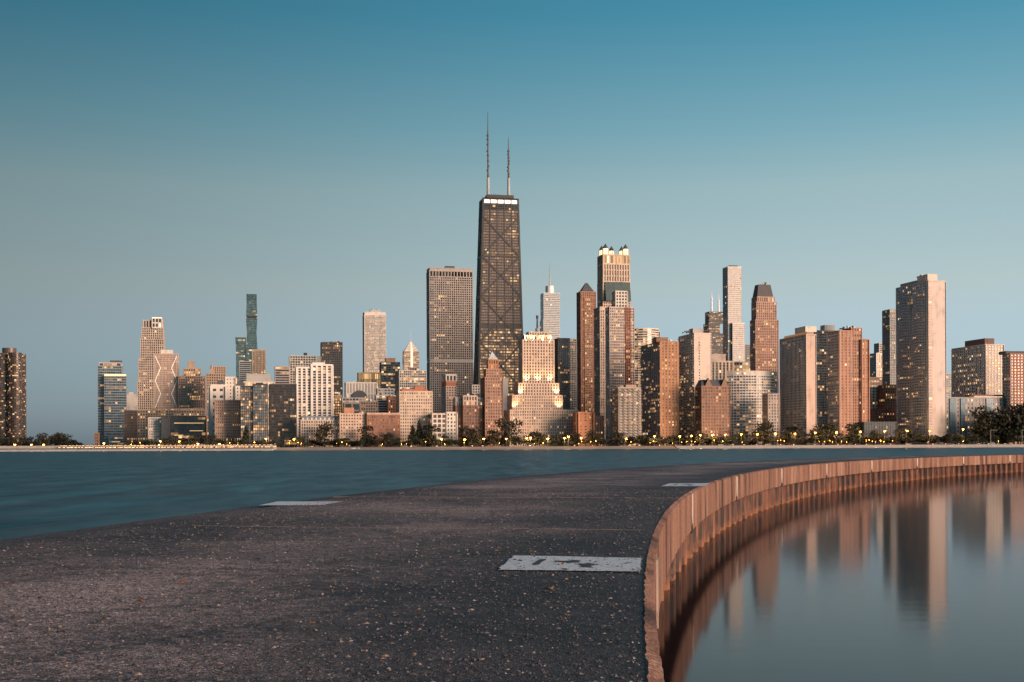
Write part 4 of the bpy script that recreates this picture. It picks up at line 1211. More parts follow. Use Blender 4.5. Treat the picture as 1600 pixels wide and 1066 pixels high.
# ---- four-turret tower
b = B('skyscraper', 'tall stone skyscraper crowned by lit corner lantern turrets', 938, 985, 396, 1700, xl=929)
sm = SG(wall((.52, .39, .31)), glass(.16, (.10, .075, .06)), fh=3.8, bay=3.0, pw=1.2, sh=1.3, proud=.5)
b.t(938, 986, 480, None, sm, st_side=SG(wall((.46, .37, .32)), G1, fh=3.8, bay=3.4, pw=1.4, sh=1.5))
b.t(943, 985, 440, 480, sm, 2); b.t(943.5, 984, 412, 440, SG(wall((.56, .43, .34)), glass(.12, (.2, .155, .125)), fh=9, bay=3.6, pw=1.4, sh=1.5, mode='fins', proud=.7), 2.5)
b.t(943.5, 984, 398, 412, SG(wall((.5, .38, .28)), GHOT, fh=12, bay=4.5, pw=1.6, sh=2, proud=.8), 3)
zt = b.z(398, 963, 3); x0_, x1_ = b.xs(943.5, 3), b.xs(984, 3); dm = b.D - 3
for (xx, yy) in ((x0_ + 4, 6.5), (x1_ - 4, 6.5), (x0_ + 4, 3 + dm - 4), (x1_ - 4, 3 + dm - 4), ((x0_ + x1_) / 2, 3 + dm - 3)):
    tu = b.part('turret', True); tu.cyl(xx, yy, zt - .1, zt + 9, 3.6, 3.4, emit((1.0, .80, .48), 1.5), 8); b.part('turret_roof', True).cyl(xx, yy, zt + 9, zt + 15.5, 4.4, .3, SLATE, 8)
    for k in range(8):
        q = 2 * math.pi * k / 8; b.part('turret_column', True).cyl(xx + 3.8 * math.cos(q), yy + 3.8 * math.sin(q), zt - .1, zt + 9, .55, .5, PALE, 5)
# sloping green glass shoulder below
q0, q1 = b.xs(946, 1), b.xs(985, 1); za, zb_ = b.z(470, 965), b.z(440, 965)
b.part('sloped_glass_roof').hexa([(q0, -4, za), (q1, -4, za), (q1, 1.8, za), (q0, 1.8, za)], [(q0, 1.0, zb_), (q1, 1.0, zb_), (q1, 1.8, zb_), (q0, 1.8, zb_)], wall((.06, .085, .08), .3)); b.done()
b = B('skyscraper', 'pale gridded tower with red brown inset stripe before turreted skyscraper', 953, 991, 480, 1560, xl=947, short='the pale gridded tower')
b.t(953, 991, 480, None, SG(wall((.52, .42, .36)), glass(.14, (.10, .07, .06)), fh=3.4, bay=2.6, pw=.9, sh=1.0), st_side=SG(wall((.54, .47, .43)), G1, fh=3.4, bay=3, pw=1.2)); b.t(978, 985, 480.5, 700, SG(wall((.3, .12, .07)), G2, fh=3.4, bay=3, pw=1), -.7, .6)
b.t(962.5, 980.5, 455, 480, SG(PALE, G1, fh=3.8, bay=3.4, pw=1.4, sh=1.6), 2, 14); b.done()
b = B('apartment_block', 'grey concrete block of busy balconies before pale gridded tower', 966, 1001, 606, 1400, D=22, short='the grey balcony block')
b.t(966, 1001, 606, None, SG(wall((.34, .29, .26)), glass(.22, (.1, .085, .075)), fh=3.0, bay=2.9, pw=.6, sh=1.1, mode='balcony', proud=.3)); b.pbox('penthouse', 978, 994, 601, 606.4, TAN, 4, 10); b.done()
b = B('office_tower', 'tower with curved lit banded crown behind dark balcony tower', 992, 1032, 513, 1900, D=30)
arcx = [992 + 40 * k / 6 for k in range(7)]; zt = b.z(513, 1012)
P_ = [Vector((b.xs(x, 0), 8 * (abs(k - 3) / 3) ** 2, 0)) for k, x in enumerate(arcx)]
for p, q in zip(P_[:-1], P_[1:]): facade(b.wa, b.ga, p, q, q + Vector((0, 0, zt)), p + Vector((0, 0, zt)), SG(PALE, glass(.5, (.1, .07, .05)), fh=3.6, bay=3, pw=.3, sh=1.5, mode='strip'), b.rng)
b.t(993, 1031, 517, None, SG(PALE, G1), 9, 20, 'lrb'); b.done()
# ---- right of centre
b = B('apartment_tower', 'dark balconied tower with sunlit brown brick face', 1033, 1059, 533, 1420, xl=1002, short='the dark balconied tower')
b.t(1033, 1059, 534, None, SG(wall((.36, .18, .10)), glass(.35, (.10, .07, .05)), fh=3.1, bay=4.2, pw=2.2, sh=1.5), st_side=SG(wall((.30, .30, .33)), glass(.2, (.07, .08, .095)), fh=3.1, bay=3.4, pw=.5, sh=.9, mode='balcony', proud=.25))  # side facade tinted cool: blue sky fill put into its colour
b.pbox('penthouse', 1026, 1044, 527, 534.3, BROWN, 8, 16); b.roof_kit(1036, 1056, 534, 4, 5); b.done()
b = B('apartment_tower', 'white tower with blank side wall and one column of windows', 1085, 1111, 521, 1440, xl=1061, short='the white blank sided tower')
b.t(1085, 1111, 521, None, SG(wall((.58, .47, .40)), G0, mode='plain'), st_side=SG(wall((.62, .58, .55)), glass(.16, (.12, .12, .125)), fh=3.0, bay=3, pw=.6, sh=1.0, mode='balcony', proud=.25))
wv = b.part('window_column')
for k in range(34):
    zz_ = b.z(535, 1093) - k * 3.1; xx = b.xs(1093, 0); wv.box(xx - .6, xx + .6, -.08, .3, zz_ - .8, zz_ + .7, (glass(.12).on if k % 7 == 2 else glass(.12).dark))
b.pbox('penthouse', 1083, 1099, 513, 521.3, GREY, 6, 12); b.roof_kit(1070, 1095, 518, 8, 6); b.done()
b = B('apartment_block', 'brown chateau style block with steep gabled slate roof', 1096, 1140, 605, 1400, xl=1087, short='the brown gabled block')
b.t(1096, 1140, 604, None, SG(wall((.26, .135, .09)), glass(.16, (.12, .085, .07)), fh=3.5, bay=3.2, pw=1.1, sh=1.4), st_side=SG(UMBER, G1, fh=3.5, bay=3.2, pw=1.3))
q0, q1, z0, z1 = b.xs(1096, 0), b.xs(1140, 0), b.z(604, 1118), b.z(593, 1118)
rf = b.part('slate_roof'); rf.hexa([(q0, 0, z0), (q1, 0, z0), (q1, 20, z0), (q0, 20, z0)], [(q0 + 2, 6, z1), (q1 - 2, 6, z1), (q1 - 2, 14, z1), (q0 + 2, 14, z1)], SLATE)
for f in (.25, .82):
    xg = q0 + (q1 - q0) * f; gb = b.part('gable', True); gw = 4.2
    gb.poly([(xg - gw, -.3, z0), (xg + gw, -.3, z0), (xg, -.3, z1 + 2)], BROWN); gb.poly([(xg - gw, -.3, z0), (xg, -.3, z1 + 2), (xg, 6, z1 + 1), (xg - gw, 5, z0)], SLATE); gb.poly([(xg + gw, -.3, z0), (xg + gw, 5, z0), (xg, 6, z1 + 1), (xg, -.3, z1 + 2)], SLATE)
b.done()
b = B('office_block', 'low pale block of tall dark stripes behind gabled block', 1111, 1145, 563, 1650, D=24)
b.t(1111, 1145, 565, None, SG(wall((.56, .45, .36)), glass(.2, (.1, .06, .04)), fh=3.6, bay=5, pw=2.4, sh=.5, mode='fins', proud=.8)); b.t(1111, 1134, 554, 565, SG(wall((.5, .4, .33)), G1, mode='plain'), 4, 16); b.done()
b = B('skyscraper', 'distant black skyscraper with two white roof antennas', 1108, 1131, 487, 4170, D=60)
sw = SG(wall((.05, .045, .045), .4), glass(.28, (.06, .045, .04)), fh=4, bay=4.5, pw=.5, sh=1.4, mode='glass')
b.t(1108, 1131, 540, None, sw); b.t(1108, 1125, 505, 540, sw, 2, 50); b.t(1125, 1131, 521, 540, sw, 4, 40); b.t(1109, 1130, 487, 505, sw, 8, 40)
for xp, yt_ in ((1112.5, 450), (1123.5, 457)):
    an = b.part('antenna', True); an.cyl(b.xs(xp, 25), 25, b.z(487, xp, 25), b.z((yt_ + 480) / 2, xp, 25), 3.2, 2.6, wall((.8, .8, .8)), 8); an.cyl(b.xs(xp, 25), 25, b.z((yt_ + 480) / 2, xp, 25), b.z(yt_, xp, 25), 1.4, .5, wall((.8, .8, .8)), 8)
b.done()
b = B('skyscraper', 'tall slender white glass skyscraper with lower shouldered wing', 1138, 1159, 416, 2150, xl=1130)
sn = SG(wall((.62, .56, .52), .35), glass(.05, (.42, .37, .34), rough=.2), fh=3.4, bay=2.8, pw=.3, sh=.7, mode='glass', proud=.15)
snl = SG(wall((.20, .24, .27), .35), GB, fh=3.4, bay=3, pw=.3, sh=.7, mode='glass', proud=.15)
b.t(1138, 1159, 417, None, sn, 0, st_side=snl); b.t(1145, 1164, 505, None, sn, -6, 5.9, st_side=snl); b.pbox('penthouse', 1141, 1154, 414.5, 417.2, SLATE, 5, 10); b.done()
b = B('office_block', 'low block with glowing top floor behind curved white slab', 1146, 1174, 566, 1700, D=20)
b.t(1146, 1174, 566, None, SG(GREY, GHOT, fh=4, bay=4, pw=.8, sh=1.4)); b.done()
b = B('apartment_tower', 'small distant grey tower peeking beside the mansard topped tower', 1163, 1172, 539, 2400, D=20)
b.t(1163, 1172, 539, None, SG(MIDG, G1, fh=3.3, bay=3)); b.done()
b = B('skyscraper', 'pinkish brown stepped tower with dark truncated mansard roof', 1181, 1216, 463, 1650, xl=1173)
spk = SG(wall((.40, .24, .18)), glass(.22, (.13, .09, .075)), fh=3.3, bay=2.8, pw=1.2, sh=1.0, proud=.5); spl = SG(wall((.38, .27, .24)), G1, fh=3.3, bay=3.2, pw=1.4, sh=1.1)
b.t(1181, 1216, 500, None, spk, st_side=spl); b.t(1182.5, 1213, 472, 500, spk, 1.5, st_side=spl); b.t(1184, 1210, 464, 472, SG(wall((.42, .27, .2)), G3, fh=5, bay=3, pw=1.4), 3, 18, st_side=spl)
q0, q1, z0, z1 = b.xs(1184, 3), b.xs(1209, 3), b.z(464, 1196, 3), b.z(444, 1196, 3)
b.part('mansard_roof').hexa([(q0, 3, z0), (q1, 3, z0), (q1, 20, z0), (q0, 20, z0)], [(q0 + 2.5, 6, z1), (q1 - 2.5, 6, z1), (q1 - 2.5, 17, z1), (q0 + 2.5, 17, z1)], wall((.055, .05, .055), .6)); b.roof_kit(1190, 1202, 443.5, 8, 5); b.done()
# curved white slab
b = B('apartment_tower', 'broad curved white apartment slab with ribbon windows', 1141, 1220, 586, 1430, D=24, short='the curved white slab')
arcx = [1141 + 79 * k / 10 for k in range(11)]; zt = b.z(586, 1180); P_ = [Vector((b.xs(x, 0), 12 * (abs(k - 5) / 5) ** 2 - 2, 0)) for k, x in enumerate(arcx)]
for p, q in zip(P_[:-1], P_[1:]): facade(b.wa, b.ga, p, q, q + Vector((0, 0, zt)), p + Vector((0, 0, zt)), SG(wall((.62, .57, .53)), glass(.2, (.12, .12, .12)), fh=3.15, bay=2.8, pw=.55, sh=1.25), b.rng)
pa = b.part('parapet')
for p, q in zip(P_[:-1], P_[1:]):
    p, q = p + Vector((0, .6, zt)), q + Vector((0, .6, zt)); pa.poly([p, q, q + Vector((0, 0, 5)), p + Vector((0, 0, 5))], PALE)
pa.poly([p + Vector((0, .6, zt + 5)) for p in P_], DARKROOF)
for x in (1152, 1163, 1174, 1207):
    b.part('roof_lamp', True).cyl(b.xs(x, 1), .2, zt + 1.2, zt + 2.6, .9, .9, emit((1.0, .7, .4), 1.6), 8)
b.done()
b = B('apartment_block', 'narrow stone block in front of curved white slab', 1200, 1217, 616, 1402, D=14)
b.t(1200, 1217, 616, None, SG(wall((.36, .30, .27)), G1, fh=3.3, bay=3.2, pw=1.6, sh=1.4)); b.done()

def balconies(b, xface, yv0, yv1, z0, z1, fh, cols, w, mat, rail):
    """each balcony on the left face (local x = 0 plane) is a part of its own, sharing one mesh"""
    a = Acc()
    a.box(-1.7, 0.05, -w / 2, w / 2, 0, .22, mat); a.box(-1.75, -1.66, -w / 2 + .02, w / 2 - .02, .222, 1.15, rail); a.box(-1.65, 0, -w / 2 - .04, -w / 2 + .05, .224, 1.14, rail); a.box(-1.65, 0, w / 2 - .05, w / 2 + .04, .224, 1.14, rail)
    me = a.mesh('balcony'); nz = int((z1 - z0) / fh)
    for j in range(nz):
        for c in cols:
            o = bpy.data.objects.new('balcony', me); C.objects.link(o); o.parent = b.o; o.location = (xface, yv0 + (yv1 - yv0) * c, z0 + j * fh)
b = B('apartment_tower', 'dark balcony fronted tower with blank pink end wall', 1260, 1275, 523, 1410, xl=1219, short='the balcony tower with blank pink end')
zt = b.z(523, 1260); b.t(1260, 1275, 523, None, SG(wall((.52, .38, .31)), G0, mode='plain'), st_side=SG(wall((.55, .50, .47)), glass(.08, (.05, .05, .055)), fh=3.0, bay=3.6, pw=1.2, sh=.9, proud=.3))
balconies(b, 0, 0, b.D, 6, zt - 3, 3.0, (.1, .26, .42, .58, .74, .9), 4.6 * b.D / 50, wall((.56, .56, .57)), wall((.46, .47, .49)))  # slabs and rails paler and cooler, shade-side sky fill painted into their colour
b.part('lit_penthouse').box(2, b.W - 1, 3, b.D * .9, zt + .1, zt + 3.4, glass(.6, power=1.2).on); b.part('penthouse', True).box(1, b.W + 3, 4, b.D * .45, zt + 3.5, b.z(509, 1260), PALE); b.done()
b = B('apartment_tower', 'grey tower of dense window rows between balcony tower and brick tower', 1278, 1315, 516, 1520, D=30)
b.t(1274, 1315, 517, None, SG(wall((.38, .32, .29)), glass(.16, (.14, .125, .12)), fh=3.1, bay=2.8, pw=.4, sh=.8)); b.pbox('penthouse', 1289, 1305, 507.5, 517.3, PALE, 5, 12); b.done()
b = B('apartment_tower', 'orange brick stepped tower with rooftop planting and grey side', 1313, 1357, 513, 1405, xl=1294, short='the orange brick stepped tower')
sbr = SG(wall((.40, .20, .13)), glass(.14, (.13, .085, .065)), fh=3.2, bay=4.0, pw=2.2, sh=1.3); ssd = SG(wall((.52, .48, .46)), glass(.14, (.14, .14, .15)), fh=3.2, bay=3.2, pw=1.2, sh=1.2)  # ssd: side facade lightened, sky fill put into its albedo
b.t(1313, 1330, 517, None, sbr, 0, st_side=ssd); b.t(1330.4, 1346, 512.5, None, SG(wall((.36, .17, .11)), G1, fh=3.2, bay=3, pw=1.2, sh=1.2), 2.5, 20); b.t(1346.4, 1357, 530, None, sbr, .8, 20)
b.roof_kit(1318, 1342, 513, 5, 9); b.done()
b = B('skyscraper', 'distant white floodlit tower with grey blue glass side', 1370, 1390, 537, 2400, xl=1358)
b.t(1370, 1390, 552, None, SG(wall((.66, .58, .5)), glass(.4, (.4, .32, .25)), fh=3.6, bay=4, pw=1.6, sh=.6, mode='fins'), st_side=snl); b.t(1374, 1384, 536.5, 552, SG(PALE, G1, fh=4, mode='strip'), 2, 20, st_side=snl); b.done()
for nm, lb, x0, x1, yt, dd_, dp, st in (
    ('apartment_block', 'dark glass and white framed midrise below distant floodlit tower', 1357, 1391, 590, 1750, 20, SG(BROWN, G2, fh=3.4, bay=4, pw=.8)),
    ('apartment_block', 'white midrise with dark window pairs beside orange brick tower', 1357, 1383, 605, 1600, 18, SG(PALE, G0, fh=3.6, bay=5, pw=2.2, sh=1.6)),
    ('apartment_block', 'brown brick midrise leaning on the big balcony tower', 1383, 1402, 602, 1580, 18, SG(BRICK, G1, fh=3.4, bay=3.4, pw=1.6)),
    ('apartment_block', 'dull red brick low block between the two tall towers', 1350, 1398, 640, 1480, 18, SG(wall((.2, .1, .07)), G1, fh=3.4, bay=3.6, pw=2, sh=1.6)),
    ('townhouse', 'low grey slate roofed townhouse row behind shore trees', 1350, 1400, 660, 1400, 14, SG(SLATE, G1, fh=3.4, bay=3.2, pw=1.4)),
    ('apartment_tower', 'slim grey gridded tower just behind the big balcony tower', 1391, 1402, 484, 1700, 20, SG(wall((.3, .29, .28)), G1, fh=3.3, bay=2.8, pw=1.1, sh=1.1)),
    ('apartment_tower', 'small far tower glimpsed right of the big balcony tower', 1478, 1487, 584, 1900, 16, SG(GREY, G1, fh=3.4, bay=3))):
    b = B(nm, lb, x0, x1, yt, dd_, D=dp); b.t(x0, x1, yt, None, st); b.done()
# big tower
b = B('apartment_tower', 'tallest right hand tower with curved balconies and broad blank pale wall', 1451, 1478, 438, 1400, xl=1401, short='the tall tower with curved balconies')
zt = b.z(438, 1451)
gry = wall((.52, .56, .61)); b.t(1451, 1478, 439, None, SG(wall((.56, .46, .41)), G0, mode='plain'), st_side=SG(gry, glass(.12, (.17, .19, .215)), fh=3.1, bay=3.6, pw=1.1, sh=1.1, proud=.25))  # gry: blue-grey albedo imitates cool sky fill on the shaded left face
fh = 3.1
a = Acc()
for k in range(8):
    t0, t1 = k / 8, (k + 1) / 8; w_ = b.D * .30
    f0, f1 = -2.2 * math.sin(math.pi * (.08 + .84 * t0)), -2.2 * math.sin(math.pi * (.08 + .84 * t1)); y0_, y1_ = -w_ / 2 + w_ * t0, -w_ / 2 + w_ * t1
    a.hexa([(f0, y0_, 0), (0.05, y0_, 0), (0.05, y1_, 0), (f1, y1_, 0)], [(f0, y0_, .25), (0.05, y0_, .25), (0.05, y1_, .25), (f1, y1_, .25)], gry)
    a.hexa([(f0, y0_, .25), (f0 + .08, y0_, .25), (f1 + .08, y1_, .25), (f1, y1_, .25)], [(f0, y0_, 1.2), (f0 + .08, y0_, 1.2), (f1 + .08, y1_, 1.2), (f1, y1_, 1.2)], wall((.44, .48, .53)))
bal = a.mesh('balcony')
for j in range(int((zt - 14) / fh)):
    for f in (.30, .76):
        o = bpy.data.objects.new('balcony', bal); C.objects.link(o); o.parent = b.o; o.location = (0, b.D * f, 6 + j * fh)
ws = b.part('brown_window_strip'); x0_, x1_ = b.xs(1451.6, 0), b.xs(1456.5, 0)
for j in range(int((zt - 8) / fh)): ws.box(x0_, x1_, -.12, .2, 6 + j * fh, 6 + j * fh + 2.3, glass(.3, (.30, .14, .07), rough=.3).dark if b.rng.random() > .15 else glass(.3).on)
for f in (.02, .09, .51, .56, .97):
    b.part('pilaster', True).box(-.9, 0, b.D * f - .5, b.D * f + .5, 0, zt - .3, PALE)
b.part('penthouse', True).box(1, b.W * .62, 3, b.D * .36, zt + .05, b.z(427.5, 1450), PALE); b.part('penthouse', True).box(2, b.W * .6, b.D * .42, b.D * .92, zt + .05, b.z(433, 1430), GREY); b.roof_kit(1455, 1462, 428, 8, 3); b.done()
# low-rise with glass bays
b = B('apartment_block', 'low pale block with blue glass bays beside shore trees', 1466, 1592, 622, 1412, D=20, short='the low block with blue glass bays')
plw = wall((.30, .275, .265)); b.t(1466, 1592, 622, None, SG(plw, glass(.2, (.05, .05, .055)), fh=4.2, bay=4.4, pw=2.6, sh=2.2)); zt = b.z(622, 1530)
for x0_, x1_ in ((1466, 1472.5), (1483, 1492), (1500, 1510), (1540, 1551), (1568, 1578)):
    q0, q1 = b.xs(x0_, 0), b.xs(x1_, 0); bay = Acc(); nfl = 8
    for j in range(nfl):
        for i in range(3):
            xa_, xb_ = q0 + (q1 - q0) * i / 3 + .12, q0 + (q1 - q0) * (i + 1) / 3 - .12; bay.poly([(xa_, -1.5, zt * j / nfl + .25), (xb_, -1.5, zt * j / nfl + .25), (xb_, -1.5, zt * (j + 1) / nfl - .2), (xa_, -1.5, zt * (j + 1) / nfl - .2)], glass(.12, (.10, .17, .22), rough=.08).on if b.rng.random() < .08 else glass(.12, (.10, .17, .22), rough=.08).dark)
    bay.box(q0, q1, -1.45, .2, 0.02, zt - .05, BLACK); bay.build('glass_bay', b.o)
b.pbox('lit_terrace', 1522, 1552, 617.5, 622.5, glass(.8, power=1.1).on, 5, 10); b.pbox('roof_canopy', 1518, 1590, 616, 617.6, UMBER, 3, 14); b.done()
b = B('apartment_tower', 'pale midrise tower with dark roof block and lit balconies', 1540, 1568, 538, 1480, xl=1488)
sa = SG(wall((.48, .40, .34)), glass(.32, (.07, .06, .055)), fh=3.2, bay=3.6, pw=1.4, sh=1.3); b.t(1540, 1568, 539, None, sa, st_side=SG(wall((.62, .56, .52)), glass(.24, (.06, .06, .065)), fh=3.2, bay=4.2, pw=1.8, sh=1.0, mode='balcony', proud=.3))  # shaded side facade brightened in its colour to stand in for sky fill
zt = b.z(539, 1540); b.part('cornice').box(-1.2, b.W + 1.2, -1.2, b.D, zt + .1, zt + .9, PALE); b.part('penthouse', True).box(-.5 + 1, b.W * .55, 2, b.D * .62, zt + .95, b.z(528.5, 1530), wall((.13, .08, .07))); b.done()
b = B('apartment_tower', 'red brick tower with dark roof slab beside pale midrise', 1579, 1625, 552, 1420, xl=1567)
b.t(1579, 1625, 553, None, SG(wall((.27, .115, .075)), glass(.14, (.1, .09, .085)), fh=3.2, bay=4, pw=1.6, sh=1.5), st_side=SG(GREY, G1, fh=3.2, bay=3, pw=1, sh=1)); b.pbox('penthouse', 1572, 1620, 548.5, 553.2, SLATE, 6, 14); b.done()

# ------------------------------------------------------------------ shore trees, lamps, traffic
def short_at(px):
    best = None
    for x0, x1, s_ in SHORT:
        if x0 - 4 <= px <= x1 + 4: best = s_
    if best is None and SHORT:
        best = min(SHORT, key=lambda q: min(abs(px - q[0]), abs(px - q[1])))[2]
    return best

def leaf_mat(c0, c1):
    m, nt, b = newmat('foliage')
    g = N(nt, 'ShaderNodeNewGeometry'); r = ramp(nt, [(0, c0), (1, c1)])
    nt.links.new(g.outputs['Random Per Island'], r.inputs[0]); nt.links.new(r.outputs[0], b.inputs['Base Color']); b.inputs['Roughness'].default_value = .7
    return m
LF = [leaf_mat((.012, .018, .009), (.032, .040, .019)), leaf_mat((.014, .016, .009), (.040, .036, .017))]
BARK = wall((.06, .045, .035), .9)
def tree_meshes(seed, hgt, wid, conifer=False):
    rg = random.Random(seed); t = Acc()
    t.cyl(0, 0, -.5, hgt * .5, .35, .16, BARK, 7)
    for k in range(5):
        an = rg.random() * 6.28; z0 = hgt * (.28 + .2 * rg.random()); L_ = wid * (.25 + .15 * rg.random())
        p, q = Vector((0, 0, z0)), Vector((L_ * math.cos(an), L_ * math.sin(an), z0 + hgt * .22)); sd = Vector((-math.sin(an), math.cos(an), 0))
        t.hexa([p - sd * .13, p + sd * .13, p + sd * .13 + Vector((0, 0, .25)), p - sd * .13 + Vector((0, 0, .25))], [q - sd * .05, q + sd * .05, q + sd * .05 + Vector((0, 0, .1)), q - sd * .05 + Vector((0, 0, .1))], BARK)
    c = Acc(); mt = LF[seed % 2]
    lobes = []
    for k in range(9 if not conifer else 7):
        if conifer: f = k / 7; lobes.append((Vector((0, 0, hgt * (.2 + .75 * f))), wid * .42 * (1 - f) + .5, hgt * .1))
        else:
            an = rg.random() * 6.28; rr_ = wid * .32 * math.sqrt(rg.random()); lobes.append((Vector((rr_ * math.cos(an), rr_ * math.sin(an), hgt * (.24 + .60 * rg.random()))), wid * (.17 + .13 * rg.random()), hgt * (.11 + .09 * rg.random())))
    for (cc, r1, r2) in lobes:
        for k in range(80):
            v = Vector((rg.gauss(0, 1), rg.gauss(0, 1), rg.gauss(0, 1))).normalized() * (0.55 + .5 * rg.random())
            p = cc + Vector((v.x * r1, v.y * r1, v.z * r2)); sz = .4 + .6 * rg.random()
            u = Vector((rg.gauss(0, 1), rg.gauss(0, 1), rg.gauss(0, 1))).normalized(); w = u.cross(Vector((rg.gauss(0, 1), rg.gauss(0, 1), rg.gauss(0, 1)))).normalized()
            c.poly([p - u * sz, p - w * sz * .6, p + u * sz, p + w * sz * .7], mt)
    return t.mesh('trunk'), c.mesh('crown')
TM = [tree_meshes(k, h_, w_) for k, (h_, w_) in enumerate([(13, 14), (15, 13), (11, 15), (17, 15), (12, 12), (10, 13)])] + [tree_meshes(20, 16, 8, True)]
def tree(px, d, k, sc=1.0, label=None, group=None):
    p = P(px, 690, d)
    o = empty('shore_tree', (p.x, d, GZ), random.random() * 6.28); o.scale = (sc, sc, sc * random.uniform(.9, 1.12))
    for nm, me in zip(('trunk', 'crown'), TM[k]):
        c = bpy.data.objects.new(nm, me); C.objects.link(c); c.parent = o
    tag(o, label or f'dark leafy shore tree standing before {short_at(px)}', 'tree', group or 'trees along the shore drive')
rt = random.Random(11)
px = 212
while px < 1640:
    lo = 470 < px < 500 or 425 < px < 455
    if not (390 < px < 402 or 438 < px < 462):
        k = rt.choice([0, 1, 2, 3, 4, 5, 2, 5]); 
        sc = rt.uniform(.6, .9) if px < 640 else rt.uniform(.65, 1.05)
        if px > 1180: sc = rt.uniform(.75, 1.2)
        tree(px, SH + rt.uniform(72, 88), k, sc)
    px += rt.uniform(4.5, 9)
for px, sc, k in ((508, 1.6, 3), (573, 1.5, 1), (610, 1.2, 0), (645, 1.5, 6), (655, 1.7, 6), (672, 1.6, 1), (736, 1.5, 3), (770, 1.3, 1), (795, 1.8, 3), (835, 1.3, 0), (385, 1.5, 6), (1195, 1.7, 3), (1240, 1.6, 1), (1290, 1.7, 3), (1545, 2.3, 3), (1566, 2.0, 0), (1585, 2.4, 1), (1598, 2.6, 3), (1612, 2.6, 3), (1535, 1.9, 0), (1556, 2.2, 1), (1575, 2.3, 3), (1591, 2.5, 0), (1340, 1.7, 0)):
    tree(px, SH + 82 + 4 * random.random(), k, sc, f'taller dark tree rising over the shore row before {short_at(px)}', 'tall trees of the shore row')
px = -20
while px < 122:
    tree(px, 1500 + rt.uniform(0, 60), rt.choice([0, 2, 3, 5]), 0.85 if px < 55 else rt.uniform(.95, 1.2), 'dark rounded tree in the grove below the bronze round tower', 'grove trees on the far left bank'); px += rt.uniform(4, 7)

# lamps
POLE = wall((.09, .085, .08), .5)
LAMP = emit((1.0, 0.34, 0.06), 4.2)
DIML = emit((1.0, 0.36, 0.08), 1.8)
la = Acc(); la.cyl(0, 0, 0, 1.2, .28, .18, POLE, 8); la.cyl(0, 0, 1.2, 11.2, .13, .09, POLE, 8); la.box(-.1, .1, -1.2, 0.1, 11.1, 11.25, POLE); pole_me = la.mesh('pole')
la = Acc(); la.cyl(0, -1.1, 10.7, 11.1, .35, .5, LAMP, 10); la.cyl(0, -1.1, 10.45, 10.7, .1, .35, LAMP, 10); head_me = la.mesh('lamp_head')
lamps = [(24, 700), (50, 700), (69, 699.5), (163, 693), (251, 690), (281, 690), (310, 695), (343, 696), (416, 686.5), (460, 686.5), (690, 687), (726, 687), (756, 686), (791, 686), (823, 685), (829, 684), (856, 686), (882, 685), (888, 683), (908, 685), (978, 686), (1022.5, 682), (1062, 682), (1080, 681.5), (1094, 680.5), (1113, 680), (1133, 679.5), (1158, 679), (1183, 678.7), (1211, 678), (1241.6, 678), (1273.5, 676.6), (1306.7, 675.8), (1343.6, 674.8), (1382, 674), (1416.6, 673.5), (1452, 674), (1504, 671)]
for px, py in lamps:
    d = SH + 68 + (2 if px % 2 else 0)
    p = P(px, py, d); h = max(4.0, p.z - GZ)
    o = empty('street_lamp', (p.x, d, GZ)); sc = h / 10.8; o.scale = (1, 1, sc)
    c = bpy.data.objects.new('pole', pole_me); C.objects.link(c); c.parent = o
    c = bpy.data.objects.new('lamp_head', head_me); C.objects.link(c); c.parent = o; c.scale = (2.8, 2.8, 2.0 / sc); c.location = (0, 1.9, 10.8 - 21.5 / sc)
    L_ = bpy.data.lights.new('lamp_glow', 'POINT'); L_.energy = 9000; L_.color = (1.0, .56, .22); L_.shadow_soft_size = .6
    g_ = bpy.data.objects.new('lamp_glow', L_); C.objects.link(g_); g_.parent = o; g_.location = (0, -2.2, 10.0)
    tag(o, f'glowing amber street lamp on pole before {short_at(px)}' if px > 100 else 'small amber street lamp below the far left grove', 'street lamp', 'lit street lamps along the shore')
for px in (1548, 1597):
    p = P(px, 672, SH + 50); o = empty('lamp_post', (p.x, SH + 50, GZ)); h = p.z - GZ
    a = Acc(); a.cyl(0, 0, 0, h, .22, .14, GREY, 8); a.build('pole', o); a = Acc(); a.box(0, 6, -.1, .1, h - .2, h, GREY); a.box(5, 6.8, -.25, .25, h - .3, h - .05, GREY); a.build('arm', o)
    tag(o, 'unlit grey lamp post with long horizontal arm beside the promenade', 'lamp post', 'unlit posts with long arms')

# low path lamps under the trees
pa_ = Acc(); pa_.cyl(0, 0, 0, 3.4, .09, .06, POLE, 6); ppole = pa_.mesh('pole')
pheads = []
for lm_ in (LAMP, DIML, DIML):
    pa_ = Acc(); pa_.cyl(0, 0, 3.4, 3.7, .12, .34, lm_, 8); pa_.cyl(0, 0, 3.7, 4.1, .34, .12, lm_, 8); pheads.append(pa_.mesh('lamp_globe'))
rl = random.Random(21)
px = 205
while px < 1600:
    d = SH + rl.uniform(40, 66)
    o = empty('path_lamp', (tx(px, 695) * d, d, GZ + .12))
    for nm, me in (('pole', ppole), ('lamp_globe', rl.choice(pheads))):
        c = bpy.data.objects.new(nm, me); C.objects.link(c); c.parent = o
    L_ = bpy.data.lights.new('lamp_glow', 'POINT'); L_.energy = 1500; L_.color = (1.0, .54, .2); L_.shadow_soft_size = .3
    g_ = bpy.data.objects.new('lamp_glow', L_); C.objects.link(g_); g_.parent = o; g_.location = (0, -.8, 3.7)
    tag(o, f'low globe path lamp under the trees by {short_at(px)}', 'lamp', 'low path lamps along the shore')
    o.scale = (1, 1, rl.uniform(.7, 1.5))
    px += rl.choice([5, 8, 14, 30, 55])

